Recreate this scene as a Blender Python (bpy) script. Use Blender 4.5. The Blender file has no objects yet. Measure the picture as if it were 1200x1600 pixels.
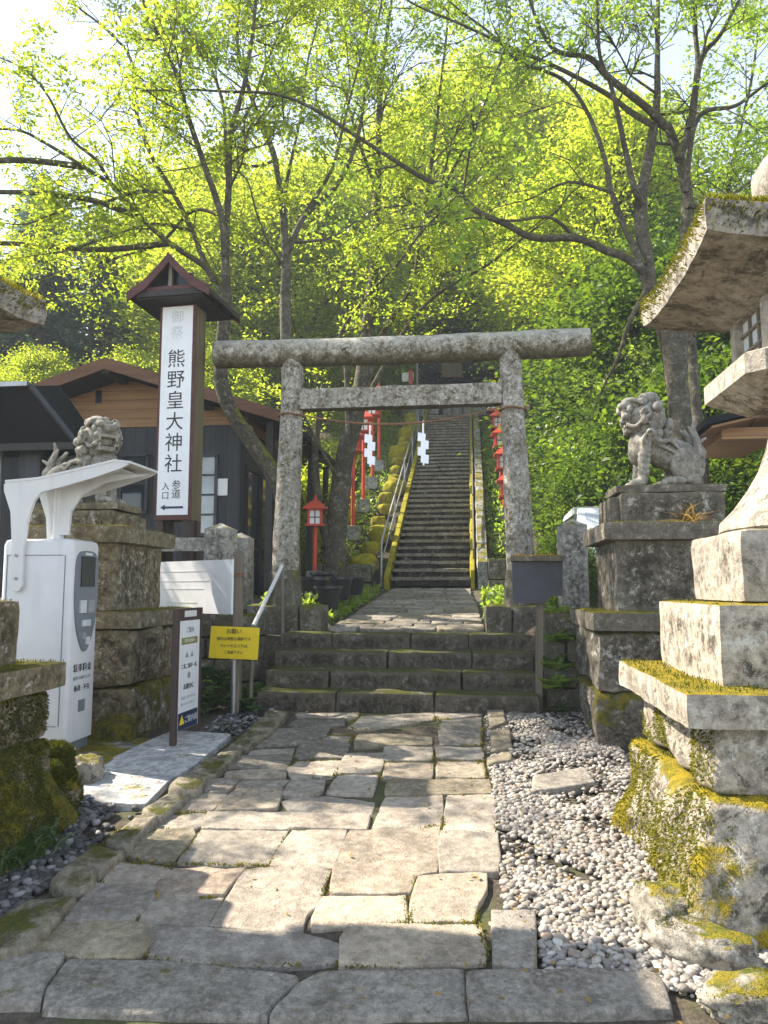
import bpy, bmesh, math, random
import numpy as np
from mathutils import Vector, Matrix, noise as mnoise

# ------------------------------------------------------------------ camera, sky, sun, exposure
S = bpy.context.scene
COL = S.collection
H = 1.45; FPX = 1155.0; YAW = math.radians(6.81); PIT = math.radians(5.83)
cam = bpy.data.cameras.new('camera')
cam.sensor_fit = 'VERTICAL'; cam.sensor_height = 36.0; cam.lens = 36.0*FPX/1600
cam.clip_start = 0.05; cam.clip_end = 600
camo = bpy.data.objects.new('camera', cam); COL.objects.link(camo)
camo.location = (0, 0, H); camo.rotation_euler = (math.pi/2+PIT, 0, YAW)
S.camera = camo
SUN = Vector((-0.70, 0.21, 0.69)).normalized()
w = bpy.data.worlds.new('World'); S.world = w; w.use_nodes = True
wt = w.node_tree; bg = wt.nodes['Background']
sk = wt.nodes.new('ShaderNodeTexSky'); sk.sky_type = 'NISHITA'; sk.sun_disc = False
sk.sun_elevation = math.asin(SUN.z); sk.sun_rotation = math.atan2(SUN.x, SUN.y)
sk.air_density = 1.0; sk.dust_density = 0.15; sk.ozone_density = 1.0
hs = wt.nodes.new('ShaderNodeHueSaturation'); hs.inputs['Saturation'].default_value = .62
wt.links.new(sk.outputs[0], hs.inputs['Color']); wt.links.new(hs.outputs[0], bg.inputs[0]); bg.inputs[1].default_value = 0.115
sl = bpy.data.lights.new('sun', 'SUN'); sl.energy = 4.0; sl.angle = math.radians(0.53); sl.color = (1.0, 0.90, 0.76)
slo = bpy.data.objects.new('sun', sl); COL.objects.link(slo)
slo.rotation_euler = (-SUN).to_track_quat('-Z', 'Y').to_euler(); slo.location = (-20, 10, 30)
S.view_settings.view_transform = 'Standard'; S.view_settings.look = 'None'
S.view_settings.exposure = 1.95; S.view_settings.gamma = 1.0
S.cycles.max_bounces = 8; S.cycles.diffuse_bounces = 5; S.cycles.transmission_bounces = 4
S.cycles.glossy_bounces = 3; S.cycles.transparent_max_bounces = 8
S.cycles.use_denoising = True
S.cycles.sample_clamp_indirect = 6.0

# ------------------------------------------------------------------ helpers
FW = np.array([-math.sin(YAW)*math.cos(PIT), math.cos(YAW)*math.cos(PIT), math.sin(PIT)])
RT = np.array([math.cos(YAW), math.sin(YAW), 0.0]); UPV = np.cross(RT, FW)
CP = np.array([0, 0, H])
PA, PB = -0.156, 0.06                       # the lower path rises as z = PA + PB*y
LA, LB = 0.953-0.08*8.06, 0.08              # the landing between steps and stairway

def at(px, py, X=None, Y=None, Z=None, pl=None):
    """a point of the photograph (1200x1600) at a known distance, side or height"""
    r = FW + RT*(px-600)/FPX + UPV*(800-py)/FPX
    if pl: t = (pl[0]-H+0.0)/(r[2]-pl[1]*r[1])
    elif X is not None: t = X/r[0]
    elif Y is not None: t = Y/r[1]
    else: t = (Z-H)/r[2]
    return Vector(CP+t*r)

rng = random.Random(7)
nr = np.random.default_rng(11)
BASE = {}

class MB:
    def __init__(s): s.v = []; s.f = []; s.n = 0
    def add(s, vs, fs):
        k = s.n
        s.v.extend([tuple(p) for p in vs]); s.n += len(vs)
        s.f.extend([tuple(i+k for i in f) for f in fs])
        return s
    def box(s, c, d, rz=0.0, M=None):
        hx, hy, hz = d[0]/2, d[1]/2, d[2]/2
        P = [Vector((x, y, z)) for x in (-hx, hx) for y in (-hy, hy) for z in (-hz, hz)]
        R = M or Matrix.Rotation(rz, 3, 'Z')
        P = [R @ p + Vector(c) for p in P]
        return s.add(P, [(0,1,3,2),(4,6,7,5),(0,4,5,1),(2,3,7,6),(0,2,6,4),(1,5,7,3)])
    def bar(s, a, b, wd, th=None):
        a = Vector(a); b = Vector(b); d = b-a
        q = d.to_track_quat('Z', 'Y').to_matrix()
        return s.box((a+b)/2, (wd, th or wd, d.length), M=q)
    def tube(s, pts, rad, sides=8, cap=True, wob=0.0):
        pts = [Vector(p) for p in pts]; n = len(pts)
        if not hasattr(rad, '__len__'): rad = [rad]*n
        vs = []; fs = []; ref = None
        for i in range(n):
            t = (pts[min(i+1, n-1)]-pts[max(i-1, 0)])
            t = t.normalized() if t.length > 1e-9 else Vector((0,0,1))
            if ref is None:
                ref = t.orthogonal().normalized()
            ref = (ref - t*ref.dot(t))
            ref = ref.normalized() if ref.length > 1e-6 else t.orthogonal().normalized()
            b = t.cross(ref)
            for k in range(sides):
                a = 2*math.pi*k/sides; r = rad[i]
                if wob: r *= 1+wob*mnoise.noise(pts[i]*3.1+Vector((math.cos(a)*1.2, math.sin(a)*1.2, 0)))
                vs.append(pts[i]+ref*(math.cos(a)*r)+b*(math.sin(a)*r))
        for i in range(n-1):
            for k in range(sides):
                k2 = (k+1) % sides
                fs.append((i*sides+k, i*sides+k2, (i+1)*sides+k2, (i+1)*sides+k))
        if cap:
            fs.append(tuple(range(sides-1, -1, -1))); fs.append(tuple((n-1)*sides+k for k in range(sides)))
        return s.add(vs, fs)
    def prism(s, poly, axis, a, b):
        """extrude a 2D polygon along an axis ('x','y','z') from a to b"""
        def mk(u, v, t): return {'x': (t, u, v), 'y': (u, t, v), 'z': (u, v, t)}[axis]
        n = len(poly)
        vs = [mk(u, v, a) for u, v in poly]+[mk(u, v, b) for u, v in poly]
        fs = [tuple(range(n)), tuple(range(2*n-1, n-1, -1))]+[(i, i+n, (i+1) % n+n, (i+1) % n) for i in range(n)]
        return s.add(vs, fs)
    def lathe(s, prof, c, seg=24, sq=0.0):
        """prof: (r,z) list; sq blends circle to square"""
        c = Vector(c); vs = []; fs = []; n = len(prof)
        for r, z in prof:
            for k in range(seg):
                a = 2*math.pi*(k+.5)/seg; x, y = math.cos(a), math.sin(a)
                if sq: m = 1/max(abs(x), abs(y)); x *= 1+(m-1)*sq; y *= 1+(m-1)*sq
                vs.append(c+Vector((x*r, y*r, z)))
        for i in range(n-1):
            for k in range(seg):
                k2 = (k+1) % seg
                fs.append((i*seg+k, i*seg+k2, (i+1)*seg+k2, (i+1)*seg+k))
        fs.append(tuple(range(seg-1, -1, -1))); fs.append(tuple((n-1)*seg+k for k in range(seg)))
        return s.add(vs, fs)
    def block(s, c, d, r=.015, cell=.06, amp=.008, fr=4.0, rz=0.0, taper=0.0, seed=0.0, fn=None):
        """a hewn stone: rounded, finely divided box with a rough surface"""
        c = Vector(c); h = Vector(d)/2; r = min(r, min(h)*.9)
        nn = [max(2, min(40, int(round(2*h[i]/cell)))) for i in range(3)]
        idx = {}; vs = []; fs = []
        R = Matrix.Rotation(rz, 3, 'Z')
        def pt(i, j, k):
            key = (i, j, k)
            if key in idx: return idx[key]
            p = Vector([(-1+2*q/nn[m])*h[m] for m, q in enumerate(key)])
            q = Vector([max(-h[m]+r, min(h[m]-r, p[m])) for m in range(3)])
            dn = p-q
            # pull grid lines near the edges on to the rounded edge
            if dn.length > 1e-9: dn = dn.normalized(); p = q+dn*r
            if taper:
                f = 1-taper*(p.z/h.z*.5+.5); p.x *= f; p.y *= f
            wp = R @ p+c+Vector((seed, seed*1.7, seed*.3))
            nrm = (p-Vector([max(-h[m]*.8, min(h[m]*.8, p[m])) for m in range(3)]))
            nrm = nrm.normalized() if nrm.length > 1e-6 else Vector((0,0,1))
            a = mnoise.fractal(wp*fr, .8, 2.0, 4)*amp
            p = p+nrm*a
            if fn: p = fn(p)
            vs.append(R @ p+c); idx[key] = len(vs)-1
            return idx[key]
        X, Y, Z = nn
        for i in range(X):
            for j in range(Y):
                fs.append((pt(i,j,0), pt(i,j+1,0), pt(i+1,j+1,0), pt(i+1,j,0)))
                fs.append((pt(i,j,Z), pt(i+1,j,Z), pt(i+1,j+1,Z), pt(i,j+1,Z)))
        for i in range(X):
            for k in range(Z):
                fs.append((pt(i,0,k), pt(i+1,0,k), pt(i+1,0,k+1), pt(i,0,k+1)))
                fs.append((pt(i,Y,k), pt(i,Y,k+1), pt(i+1,Y,k+1), pt(i+1,Y,k)))
        for j in range(Y):
            for k in range(Z):
                fs.append((pt(0,j,k), pt(0,j,k+1), pt(0,j+1,k+1), pt(0,j+1,k)))
                fs.append((pt(X,j,k), pt(X,j+1,k), pt(X,j+1,k+1), pt(X,j,k+1)))
        return s.add(vs, fs)
    def rock(s, c, d, sub=3, amp=.25, fr=1.3, seed=0.0, rz=0.0):
        bm = bmesh.new(); bmesh.ops.create_icosphere(bm, subdivisions=sub, radius=1)
        R = Matrix.Rotation(rz, 3, 'Z'); vs = []
        for v in bm.verts:
            p = v.co.copy(); m = max(abs(p.x), abs(p.y), abs(p.z)); p *= (1+.35*(1/m-1))
            q = p*fr+Vector((seed, seed*.7, -seed))
            p *= 1+amp*mnoise.fractal(q, .7, 2.1, 5)
            vs.append(R @ Vector((p.x*d[0], p.y*d[1], p.z*d[2]))+Vector(c))
        fs = [[v.index for v in f.verts] for f in bm.faces]; bm.free()
        return s.add(vs, fs)
    def ball(s, c, r, sub=2):
        if not hasattr(r, '__len__'): r = (r, r, r)
        bm = bmesh.new(); bmesh.ops.create_icosphere(bm, subdivisions=sub, radius=1)
        vs = [Vector((v.co.x*r[0], v.co.y*r[1], v.co.z*r[2]))+Vector(c) for v in bm.verts]
        fs = [[v.index for v in f.verts] for f in bm.faces]; bm.free()
        return s.add(vs, fs)
    def build(s, name, mat, parent=None, smooth=None):
        me = bpy.data.meshes.new(name)
        off = BASE.get(parent.name, Vector()) if parent else Vector()
        V = np.array(s.v, dtype=np.float64).reshape(-1, 3)-np.array(off)
        me.from_pydata(V.tolist(), [], s.f)
        if mat: me.materials.append(mat)
        if smooth is not None:
            me.polygons.foreach_set('use_smooth', [True]*len(me.polygons))
            me.set_sharp_from_angle(angle=math.radians(smooth))
        me.update()
        return link(name, me, parent, off)

def link(name, me, parent=None, off=None):
    o = bpy.data.objects.new(name, me); COL.objects.link(o)
    if parent: o.parent = parent; BASE[o.name] = off if off is not None else BASE.get(parent.name, Vector())
    else: BASE[o.name] = Vector()
    return o

def tag(o, label=None, cat=None, group=None, kind=None):
    if label: o['label'] = label
    if cat: o['category'] = cat
    if group: o['group'] = group
    if kind: o['kind'] = kind
    elif cat: o['kind'] = 'thing'
    return o

def thing(name, loc, label, cat, group=None):
    o = bpy.data.objects.new(name, None); COL.objects.link(o)
    o.location = loc; o.empty_display_size = .1
    BASE[o.name] = Vector(loc)
    return tag(o, label, cat, group)

def copy_tree(o, loc, rz=0.0, sc=1.0, label=None):
    c = o.copy(); COL.objects.link(c); c.location = loc; c.rotation_euler = (0, 0, rz); c.scale = (sc, sc, sc)
    if label: c['label'] = label
    for ch in list(o.children):
        d = ch.copy(); COL.objects.link(d); d.parent = c
        for g in list(ch.children):
            e = g.copy(); COL.objects.link(e); e.parent = d
    return c

def fast_mesh(name, V, F4=None, F3=None, mat=None, smooth=False):
    """V (n,3); F4 (m,4) or F3 (m,3) arrays"""
    F = F4 if F4 is not None else F3
    k = F.shape[1]
    me = bpy.data.meshes.new(name)
    me.vertices.add(len(V)); me.vertices.foreach_set('co', V.astype(np.float32).ravel())
    me.loops.add(F.size); me.loops.foreach_set('vertex_index', F.astype(np.int32).ravel())
    me.polygons.add(len(F)); me.polygons.foreach_set('loop_start', np.arange(0, F.size, k, dtype=np.int32))
    if smooth: me.polygons.foreach_set('use_smooth', np.ones(len(F), dtype=bool))
    if mat: me.materials.append(mat)
    me.update(calc_edges=True)
    return me

def unit(a): return a/np.maximum(np.linalg.norm(a, axis=-1, keepdims=True), 1e-9)

def leaf_arrays(P, D, L, wid=.45, up=.6):
    """one folded four-cornered leaf per point: base P, axis D, length L"""
    n = len(P); D = unit(D)
    N = unit(nr.normal(size=(n, 3))*.75+np.array([0, 0, up]))
    B = unit(np.cross(D, N)); N = np.cross(B, D)
    L = np.asarray(L).reshape(-1, 1)
    W = L*wid*.5
    V = np.empty((n, 4, 3))
    V[:, 0] = P; V[:, 1] = P+D*L*.48+B*W+N*W*.35
    V[:, 2] = P+D*L-N*L*.12; V[:, 3] = P+D*L*.48-B*W+N*W*.35
    F = np.arange(n*4).reshape(n, 4)
    return V.reshape(-1, 3), F

def spline(pts, n):
    """Catmull-Rom through control points"""
    P = [Vector(p) for p in pts]
    if len(P) < 2: return P
    P = [P[0]*2-P[1]]+P+[P[-1]*2-P[-2]]
    out = []
    for i in range(1, len(P)-2):
        for k in range(n):
            t = k/n; a, b, c, d = P[i-1], P[i], P[i+1], P[i+2]
            out.append(.5*((2*b)+(c-a)*t+(2*a-5*b+4*c-d)*t*t+(3*b-a-3*c+d)*t**3))
    out.append(P[-2])
    return out

# ------------------------------------------------------------------ materials
class NT:
    def __init__(s, name):
        s.m = bpy.data.materials.new(name); s.m.use_nodes = True; s.t = s.m.node_tree
        s.t.nodes.clear(); s.out = s.t.nodes.new('ShaderNodeOutputMaterial')
    def n(s, typ, ins=None, **kw):
        nd = s.t.nodes.new('ShaderNode'+typ)
        for k, v in kw.items(): setattr(nd, k, v)
        for k, v in (ins or {}).items():
            if isinstance(v, bpy.types.NodeSocket): s.t.links.new(v, nd.inputs[k])
            else: nd.inputs[k].default_value = v
        return nd
    def mix(s, f, a, b, blend='MIX'):
        nd = s.t.nodes.new('ShaderNodeMix'); nd.data_type = 'RGBA'; nd.blend_type = blend; nd.clamp_factor = True
        for i, v in ((0, f), (6, a), (7, b)):
            if isinstance(v, bpy.types.NodeSocket): s.t.links.new(v, nd.inputs[i])
            else: nd.inputs[i].default_value = (v if i == 0 else (*v, 1) if len(v) == 3 else v)
        return nd.outputs[2]
    def math(s, op, a, b=None, c=None, clamp=False):
        nd = s.t.nodes.new('ShaderNodeMath'); nd.operation = op; nd.use_clamp = clamp
        for i, v in enumerate((a, b, c)):
            if v is None: continue
            if isinstance(v, bpy.types.NodeSocket): s.t.links.new(v, nd.inputs[i])
            else: nd.inputs[i].default_value = v
        return nd.outputs[0]
    def ss(s, x, lo, hi):
        nd = s.t.nodes.new('ShaderNodeMapRange'); nd.interpolation_type = 'SMOOTHSTEP'
        s.t.links.new(x, nd.inputs[0]); nd.inputs[1].default_value = lo; nd.inputs[2].default_value = hi
        return nd.outputs[0]
    def noise(s, vec, sc, det=4, rough=.55, dist=0.0):
        return s.n('TexNoise', {'Vector': vec, 'Scale': sc, 'Detail': det, 'Roughness': rough, 'Distortion': dist}).outputs[0]
    def ramp(s, f, stops):
        nd = s.t.nodes.new('ShaderNodeValToRGB'); s.t.links.new(f, nd.inputs[0])
        el = nd.color_ramp.elements
        while len(el) < len(stops): el.new(.5)
        for e, (p, c) in zip(el, stops): e.position = p; e.color = (*c, 1)
        return nd.outputs[0]
    def done(s, sh): s.t.links.new(sh, s.out.inputs[0]); return s.m

MOSS_A, MOSS_B = (.26, .20, .012), (.07, .085, .010)

def stone(name, c1, c2, lichen=.5, lcol=(.52, .50, .45), moss=.5, mA=MOSS_A, mB=MOSS_B, bump=.5, sc=1.0, streak=.5,
          rough=.9, tint=False, low=None, dark=(.05, .045, .035), blotch=1.0, crev=0.0, top=None):
    t = NT(name); tc = t.n('TexCoord'); v = tc.outputs['Object']
    n1 = t.noise(v, 2.2*sc, 5, .6); n2 = t.noise(v, 17*sc, 6, .65); n3 = t.noise(v, 70*sc, 3, .6)
    col = t.mix(t.ss(n1, .32, .68), c1, c2)
    if tint:
        at_ = t.n('VertexColor', layer_name='tint'); col = t.mix(1.0, col, at_.outputs[0], 'MULTIPLY')
    col = t.mix(t.math('MULTIPLY', t.ss(n2, .40, .75), .62*blotch), col, tuple(min(1, x*1.75) for x in c2))
    col = t.mix(t.math('MULTIPLY', t.ss(n2, .52, .28), .60*blotch), col, tuple(x*.45 for x in c1))
    # weather streaks that run down
    mp = t.n('Mapping', {'Vector': v, 'Scale': (7*sc, 7*sc, 1.1*sc)}); n4 = t.noise(mp.outputs[0], 1.0, 4, .6)
    col = t.mix(t.math('MULTIPLY', t.ss(n4, .50, .72), streak), col, dark)
    if lichen:
        nd = t.n('TexNoise', {'Vector': v, 'Scale': 9*sc, 'Detail': 2.0})
        wv = t.mix(.12, v, nd.outputs[1])
        l1 = t.noise(wv, 11*sc, 7, .72)
        sp = t.math('MULTIPLY', t.ss(l1, .60-.05*lichen, .68-.05*lichen), t.ss(n1, .60-.3*lichen, .74-.3*lichen))
        col = t.mix(t.math('MULTIPLY', sp, .75), col, lcol)
        vo2 = t.n('TexVoronoi', {'Vector': wv, 'Scale': 44*sc})
        sp2 = t.math('MULTIPLY', t.ss(vo2.outputs[0], .26, .12), t.ss(n4, .46, .58))
        col = t.mix(t.math('MULTIPLY', sp2, .45*min(1, lichen*1.4)), col, lcol)
    n6 = t.noise(v, 6.5*sc, 9, .78, .3)
    col = t.mix(t.math('MULTIPLY', t.ss(n6, .51, .60), .80*blotch), col, dark)
    col = t.mix(t.math('MULTIPLY', t.ss(n6, .46, .37), .62*blotch*min(1, lichen*1.5)), col, lcol)
    n5 = t.noise(v, 130*sc, 4, .7)
    col = t.mix(t.math('MULTIPLY', t.ss(n5, .54, .70), .42), col, tuple(min(1, x*1.6) for x in c2))
    col = t.mix(t.math('MULTIPLY', t.ss(n5, .46, .32), .5), col, tuple(x*.4 for x in c1))
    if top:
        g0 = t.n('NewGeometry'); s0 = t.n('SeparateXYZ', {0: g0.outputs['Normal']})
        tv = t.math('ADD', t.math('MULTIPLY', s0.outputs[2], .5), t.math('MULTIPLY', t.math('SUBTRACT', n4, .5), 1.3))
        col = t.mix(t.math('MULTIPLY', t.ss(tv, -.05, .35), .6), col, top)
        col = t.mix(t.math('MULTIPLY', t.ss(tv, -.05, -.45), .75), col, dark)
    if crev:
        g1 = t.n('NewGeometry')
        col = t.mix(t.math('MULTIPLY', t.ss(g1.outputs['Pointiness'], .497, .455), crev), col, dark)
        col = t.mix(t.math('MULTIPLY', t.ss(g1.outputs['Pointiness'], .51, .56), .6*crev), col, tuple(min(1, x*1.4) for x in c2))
    hgt = t.math('ADD', t.math('MULTIPLY', n2, .7), t.math('MULTIPLY', n3, .35))
    if moss:
        g = t.n('NewGeometry'); sx = t.n('SeparateXYZ', {0: g.outputs['Normal']})
        val = t.math('ADD', t.math('MULTIPLY', sx.outputs[2], .55), t.noise(v, 3.4*sc, 6, .7))
        if low:
            sp_ = t.n('SeparateXYZ', {0: g.outputs['Position']})
            lo = t.n('MapRange', {0: sp_.outputs[2], 1: low[0], 2: low[1], 3: low[2], 4: 0.0})
            val = t.math('ADD', val, lo.outputs[0])
        T = 1.25-.7*moss
        mk = t.ss(val, T-.06, T+.09)
        mc = t.mix(t.ss(t.noise(v, 9*sc, 5, .7), .35, .62), mB, mA)
        mc = t.mix(t.ss(t.noise(v, 120*sc, 2), .4, .75), mc, tuple(x*.45 for x in mB))
        col = t.mix(mk, col, mc)
        hgt = t.math('ADD', hgt, t.math('MULTIPLY', mk, t.math('MULTIPLY', t.noise(v, 90*sc, 3, .7), 1.3)))
    bp = t.n('Bump', {'Height': hgt, 'Strength': bump, 'Distance': .02})
    p = t.n('BsdfPrincipled', {'Base Color': col, 'Roughness': rough, 'Normal': bp.outputs[0], 'Specular IOR Level': .25})
    return t.done(p.outputs[0])

def plain(name, c, rough=.6, metal=0.0, var=.12, bump=0.0, sc=6.0, spec=.4, dirt=0.0):
    t = NT(name); v = t.n('TexCoord').outputs['Object']
    n1 = t.noise(v, sc, 5, .6)
    col = t.mix(t.ss(n1, .3, .7), tuple(x*(1-var) for x in c), tuple(min(1, x*(1+var)) for x in c))
    if dirt:
        mp = t.n('Mapping', {'Vector': v, 'Scale': (9, 9, 1.3)})
        col = t.mix(t.math('MULTIPLY', t.ss(t.noise(mp.outputs[0], 1, 5, .65), .48, .75), dirt), col, (.09, .085, .07))
    ins = {'Base Color': col, 'Roughness': rough, 'Metallic': metal, 'Specular IOR Level': spec}
    if bump: ins['Normal'] = t.n('Bump', {'Height': t.noise(v, sc*6, 4), 'Strength': bump, 'Distance': .01}).outputs[0]
    return t.done(t.n('BsdfPrincipled', ins).outputs[0])

def wood(name, c1, c2, axis=2, sc=1.0, rough=.75, plank=0.0):
    t = NT(name); v = t.n('TexCoord').outputs['Object']
    s3 = [14*sc]*3; s3[axis] = .9*sc
    mp = t.n('Mapping', {'Vector': v, 'Scale': tuple(s3)}); n1 = t.noise(mp.outputs[0], 1.0, 6, .65, .4)
    col = t.mix(t.ss(n1, .3, .7), c1, c2)
    h = n1
    if plank:
        sx = t.n('SeparateXYZ', {0: v}); k = {0: 2, 2: 0}.get(axis, 2)
        fr = t.math('FRACT', t.math('DIVIDE', sx.outputs[k], plank))
        ln = t.math('LESS_THAN', fr, .06)
        col = t.mix(t.math('MULTIPLY', ln, .7), col, tuple(x*.25 for x in c1))
        idn = t.n('TexWhiteNoise', {'W': t.math('FLOOR', t.math('DIVIDE', sx.outputs[k], plank))}, noise_dimensions='1D')
        col = t.mix(t.math('MULTIPLY', idn.outputs[0], .35), col, tuple(x*.6 for x in c1))
    bp = t.n('Bump', {'Height': h, 'Strength': .35, 'Distance': .01})
    return t.done(t.n('BsdfPrincipled', {'Base Color': col, 'Roughness': rough, 'Normal': bp.outputs[0]}).outputs[0])

def leafmat(name, dA, dB, tA, tB, tr=.5, gl=.06):
    t = NT(name); g = t.n('NewGeometry'); r = g.outputs['Random Per Island']
    v = t.n('TexCoord').outputs['Object']
    f = t.math('ADD', t.math('MULTIPLY', r, .6), t.math('MULTIPLY', t.ss(t.noise(v, .9, 2), .3, .7), .4))
    d = t.n('BsdfDiffuse', {'Color': t.mix(f, dA, dB)})
    tl = t.n('BsdfTranslucent', {'Color': t.mix(f, tA, tB)})
    m = t.n('MixShader', {0: tr, 1: d.outputs[0], 2: tl.outputs[0]})
    gs = t.n('BsdfGlossy', {'Color': (1, 1, 1, 1), 'Roughness': .38})
    m2 = t.n('MixShader', {0: gl, 1: m.outputs[0], 2: gs.outputs[0]})
    return t.done(m2.outputs[0])

def pebblemat(name, stops):
    t = NT(name); g = t.n('NewGeometry'); v = t.n('TexCoord').outputs['Object']
    c = t.ramp(g.outputs['Random Per Island'], stops)
    c = t.mix(t.math('MULTIPLY', t.ss(t.noise(v, 60, 4), .45, .7), .35), c, (.12, .10, .08))
    bp = t.n('Bump', {'Height': t.noise(v, 90, 3), 'Strength': .15, 'Distance': .01})
    return t.done(t.n('BsdfPrincipled', {'Base Color': c, 'Roughness': .7, 'Normal': bp.outputs[0]}).outputs[0])

M = {}
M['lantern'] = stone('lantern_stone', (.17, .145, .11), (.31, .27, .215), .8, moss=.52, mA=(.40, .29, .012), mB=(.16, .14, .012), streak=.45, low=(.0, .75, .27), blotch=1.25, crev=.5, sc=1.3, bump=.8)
M['lantern_up'] = stone('lantern_upper_stone', (.19, .165, .13), (.31, .275, .225), .5, moss=.25, streak=.4, blotch=1.1, crev=.4, sc=1.4, bump=.6)
M['lantern_roof'] = stone('lantern_roof_stone', (.19, .165, .135), (.28, .25, .21), .3, moss=.62, mA=(.38, .26, .01), mB=(.2, .15, .01), streak=.4)
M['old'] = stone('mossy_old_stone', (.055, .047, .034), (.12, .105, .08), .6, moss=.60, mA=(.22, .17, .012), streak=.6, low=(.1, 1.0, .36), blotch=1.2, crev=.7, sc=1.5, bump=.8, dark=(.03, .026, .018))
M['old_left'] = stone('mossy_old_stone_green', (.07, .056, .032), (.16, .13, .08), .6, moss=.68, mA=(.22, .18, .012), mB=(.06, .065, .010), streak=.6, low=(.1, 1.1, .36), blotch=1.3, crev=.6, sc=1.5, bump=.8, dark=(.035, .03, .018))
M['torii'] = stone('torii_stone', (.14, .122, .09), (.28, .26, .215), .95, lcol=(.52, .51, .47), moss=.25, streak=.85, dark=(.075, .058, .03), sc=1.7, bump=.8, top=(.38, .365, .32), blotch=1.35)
M['footing'] = stone('footing_stone', (.06, .054, .036), (.12, .108, .078), .5, moss=.72, mA=(.16, .15, .012), streak=.5, crev=.6, sc=1.4)
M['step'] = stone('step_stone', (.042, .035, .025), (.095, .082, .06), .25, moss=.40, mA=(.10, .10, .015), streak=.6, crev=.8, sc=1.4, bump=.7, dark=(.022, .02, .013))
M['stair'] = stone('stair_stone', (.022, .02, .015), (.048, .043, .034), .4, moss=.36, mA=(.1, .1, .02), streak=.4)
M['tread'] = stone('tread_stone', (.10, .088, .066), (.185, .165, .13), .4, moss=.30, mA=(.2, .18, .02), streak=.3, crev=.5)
M['lion'] = stone('lion_stone', (.16, .147, .12), (.26, .242, .205), .4, moss=.3, streak=.5, sc=1.6, bump=.35, dark=(.07, .062, .042), crev=.9, blotch=.7)
M['paver'] = stone('paver_stone', (.205, .178, .145), (.355, .315, .26), .2, lcol=(.5, .48, .43), moss=.0, streak=.3, sc=1.3, tint=True, bump=.8, dark=(.13, .115, .095), blotch=.55)
M['kerb'] = stone('kerb_stone', (.20, .176, .142), (.32, .288, .238), .3, moss=.06, streak=.3, sc=2.2, bump=.8, tint=True, blotch=.6)
M['edge'] = stone('edge_stone', (.11, .095, .07), (.21, .185, .14), .3, moss=.27, mA=(.13, .12, .015), streak=.4, sc=1.4, tint=True, crev=.6, bump=.8)
M['slab'] = stone('pale_slab', (.30, .30, .295), (.37, .365, .355), .15, moss=.1, streak=.3, sc=.9, bump=.25, dark=(.2, .19, .18))
M['post'] = stone('fence_post_stone', (.15, .14, .118), (.27, .255, .22), .8, moss=.3, streak=.6, sc=1.5, crev=.5, blotch=1.2)
M['rock'] = stone('boulder_stone', (.17, .15, .115), (.27, .245, .20), .45, moss=.38, streak=.4, sc=1.5)
M['yellow_rock'] = stone('yellow_mossy_boulder', (.2, .17, .1), (.3, .26, .14), .3, moss=1.35, mA=(.40, .34, .015), mB=(.22, .2, .015), streak=.3)
M['bark'] = stone('bark', (.06, .055, .045), (.12, .11, .09), .5, lcol=(.3, .29, .24), moss=.42, mA=(.16, .15, .012), mB=(.06, .075, .012), streak=.5, sc=1.6, bump=.8)
M['bark_moss'] = stone('mossy_bark', (.04, .035, .024), (.09, .078, .055), .5, lcol=(.32, .31, .26), moss=.80, mA=(.24, .23, .015), mB=(.08, .09, .01), streak=.5, sc=1.5, bump=.8)
M['bark_far'] = plain('far_bark', (.07, .06, .045), .9, var=.3)
M['moss'] = leafmat('moss_tufts', (.05, .07, .008), (.27, .235, .013), (.08, .10, .01), (.36, .30, .015), .35, .01)
M['moss_green'] = leafmat('dark_moss_tufts', (.04, .05, .006), (.10, .10, .01), (.06, .08, .008), (.14, .14, .012), .35, .01)
M['grass'] = leafmat('grass_blades', (.03, .07, .012), (.07, .12, .02), (.05, .12, .01), (.12, .2, .02), .4, .04)
M['dry_grass'] = leafmat('dry_grass_blades', (.22, .12, .03), (.42, .28, .07), (.4, .25, .05), (.45, .32, .1), .4, .02)
M['fern'] = leafmat('fern_leaves', (.025, .06, .012), (.06, .11, .02), (.05, .13, .01), (.12, .22, .02), .4, .05)
M['leaf'] = leafmat('fresh_leaves', (.10, .15, .012), (.19, .22, .02), (.38, .54, .03), (.66, .74, .06), .6, .02)
M['leaf_right'] = leafmat('spring_leaves', (.08, .13, .015), (.14, .18, .02), (.34, .55, .035), (.54, .72, .06), .58, .04)
M['leaf_back'] = leafmat('hillside_leaves', (.10, .15, .012), (.20, .22, .018), (.38, .52, .03), (.68, .74, .055), .58, .015)
M['leaf_dark'] = leafmat('evergreen_leaves', (.035, .075, .012), (.08, .125, .018), (.09, .20, .014), (.27, .38, .022), .42, .012)
M['conifer'] = leafmat('conifer_needles', (.035, .065, .045), (.07, .105, .06), (.08, .15, .08), (.16, .24, .12), .4, .03)
M['white'] = plain('white_paint', (.60, .60, .605), .35, var=.03, dirt=.12)
M['white_board'] = plain('white_board_paint', (.66, .67, .69), .5, var=.03, dirt=.10)
M['paper'] = plain('white_paper', (.8, .81, .83), .8, var=.02)
M['kiosk_grey'] = plain('grey_panel', (.16, .18, .20), .4, var=.05)
M['black'] = plain('black_plastic', (.015, .017, .02), .3, var=.2)
M['darkmetal'] = plain('dark_metal', (.045, .048, .062), .55, var=.15, dirt=.2)
M['steel'] = plain('galvanised_steel', (.32, .32, .33), .4, metal=.7, var=.1)
M['whitepipe'] = plain('white_pipe', (.55, .55, .53), .4, var=.05, dirt=.2)
M['yellow'] = plain('yellow_sign_paint', (.78, .58, .02), .5, var=.05, dirt=.1)
M['ink'] = plain('dark_ink', (.03, .03, .035), .7, var=.1)
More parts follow.
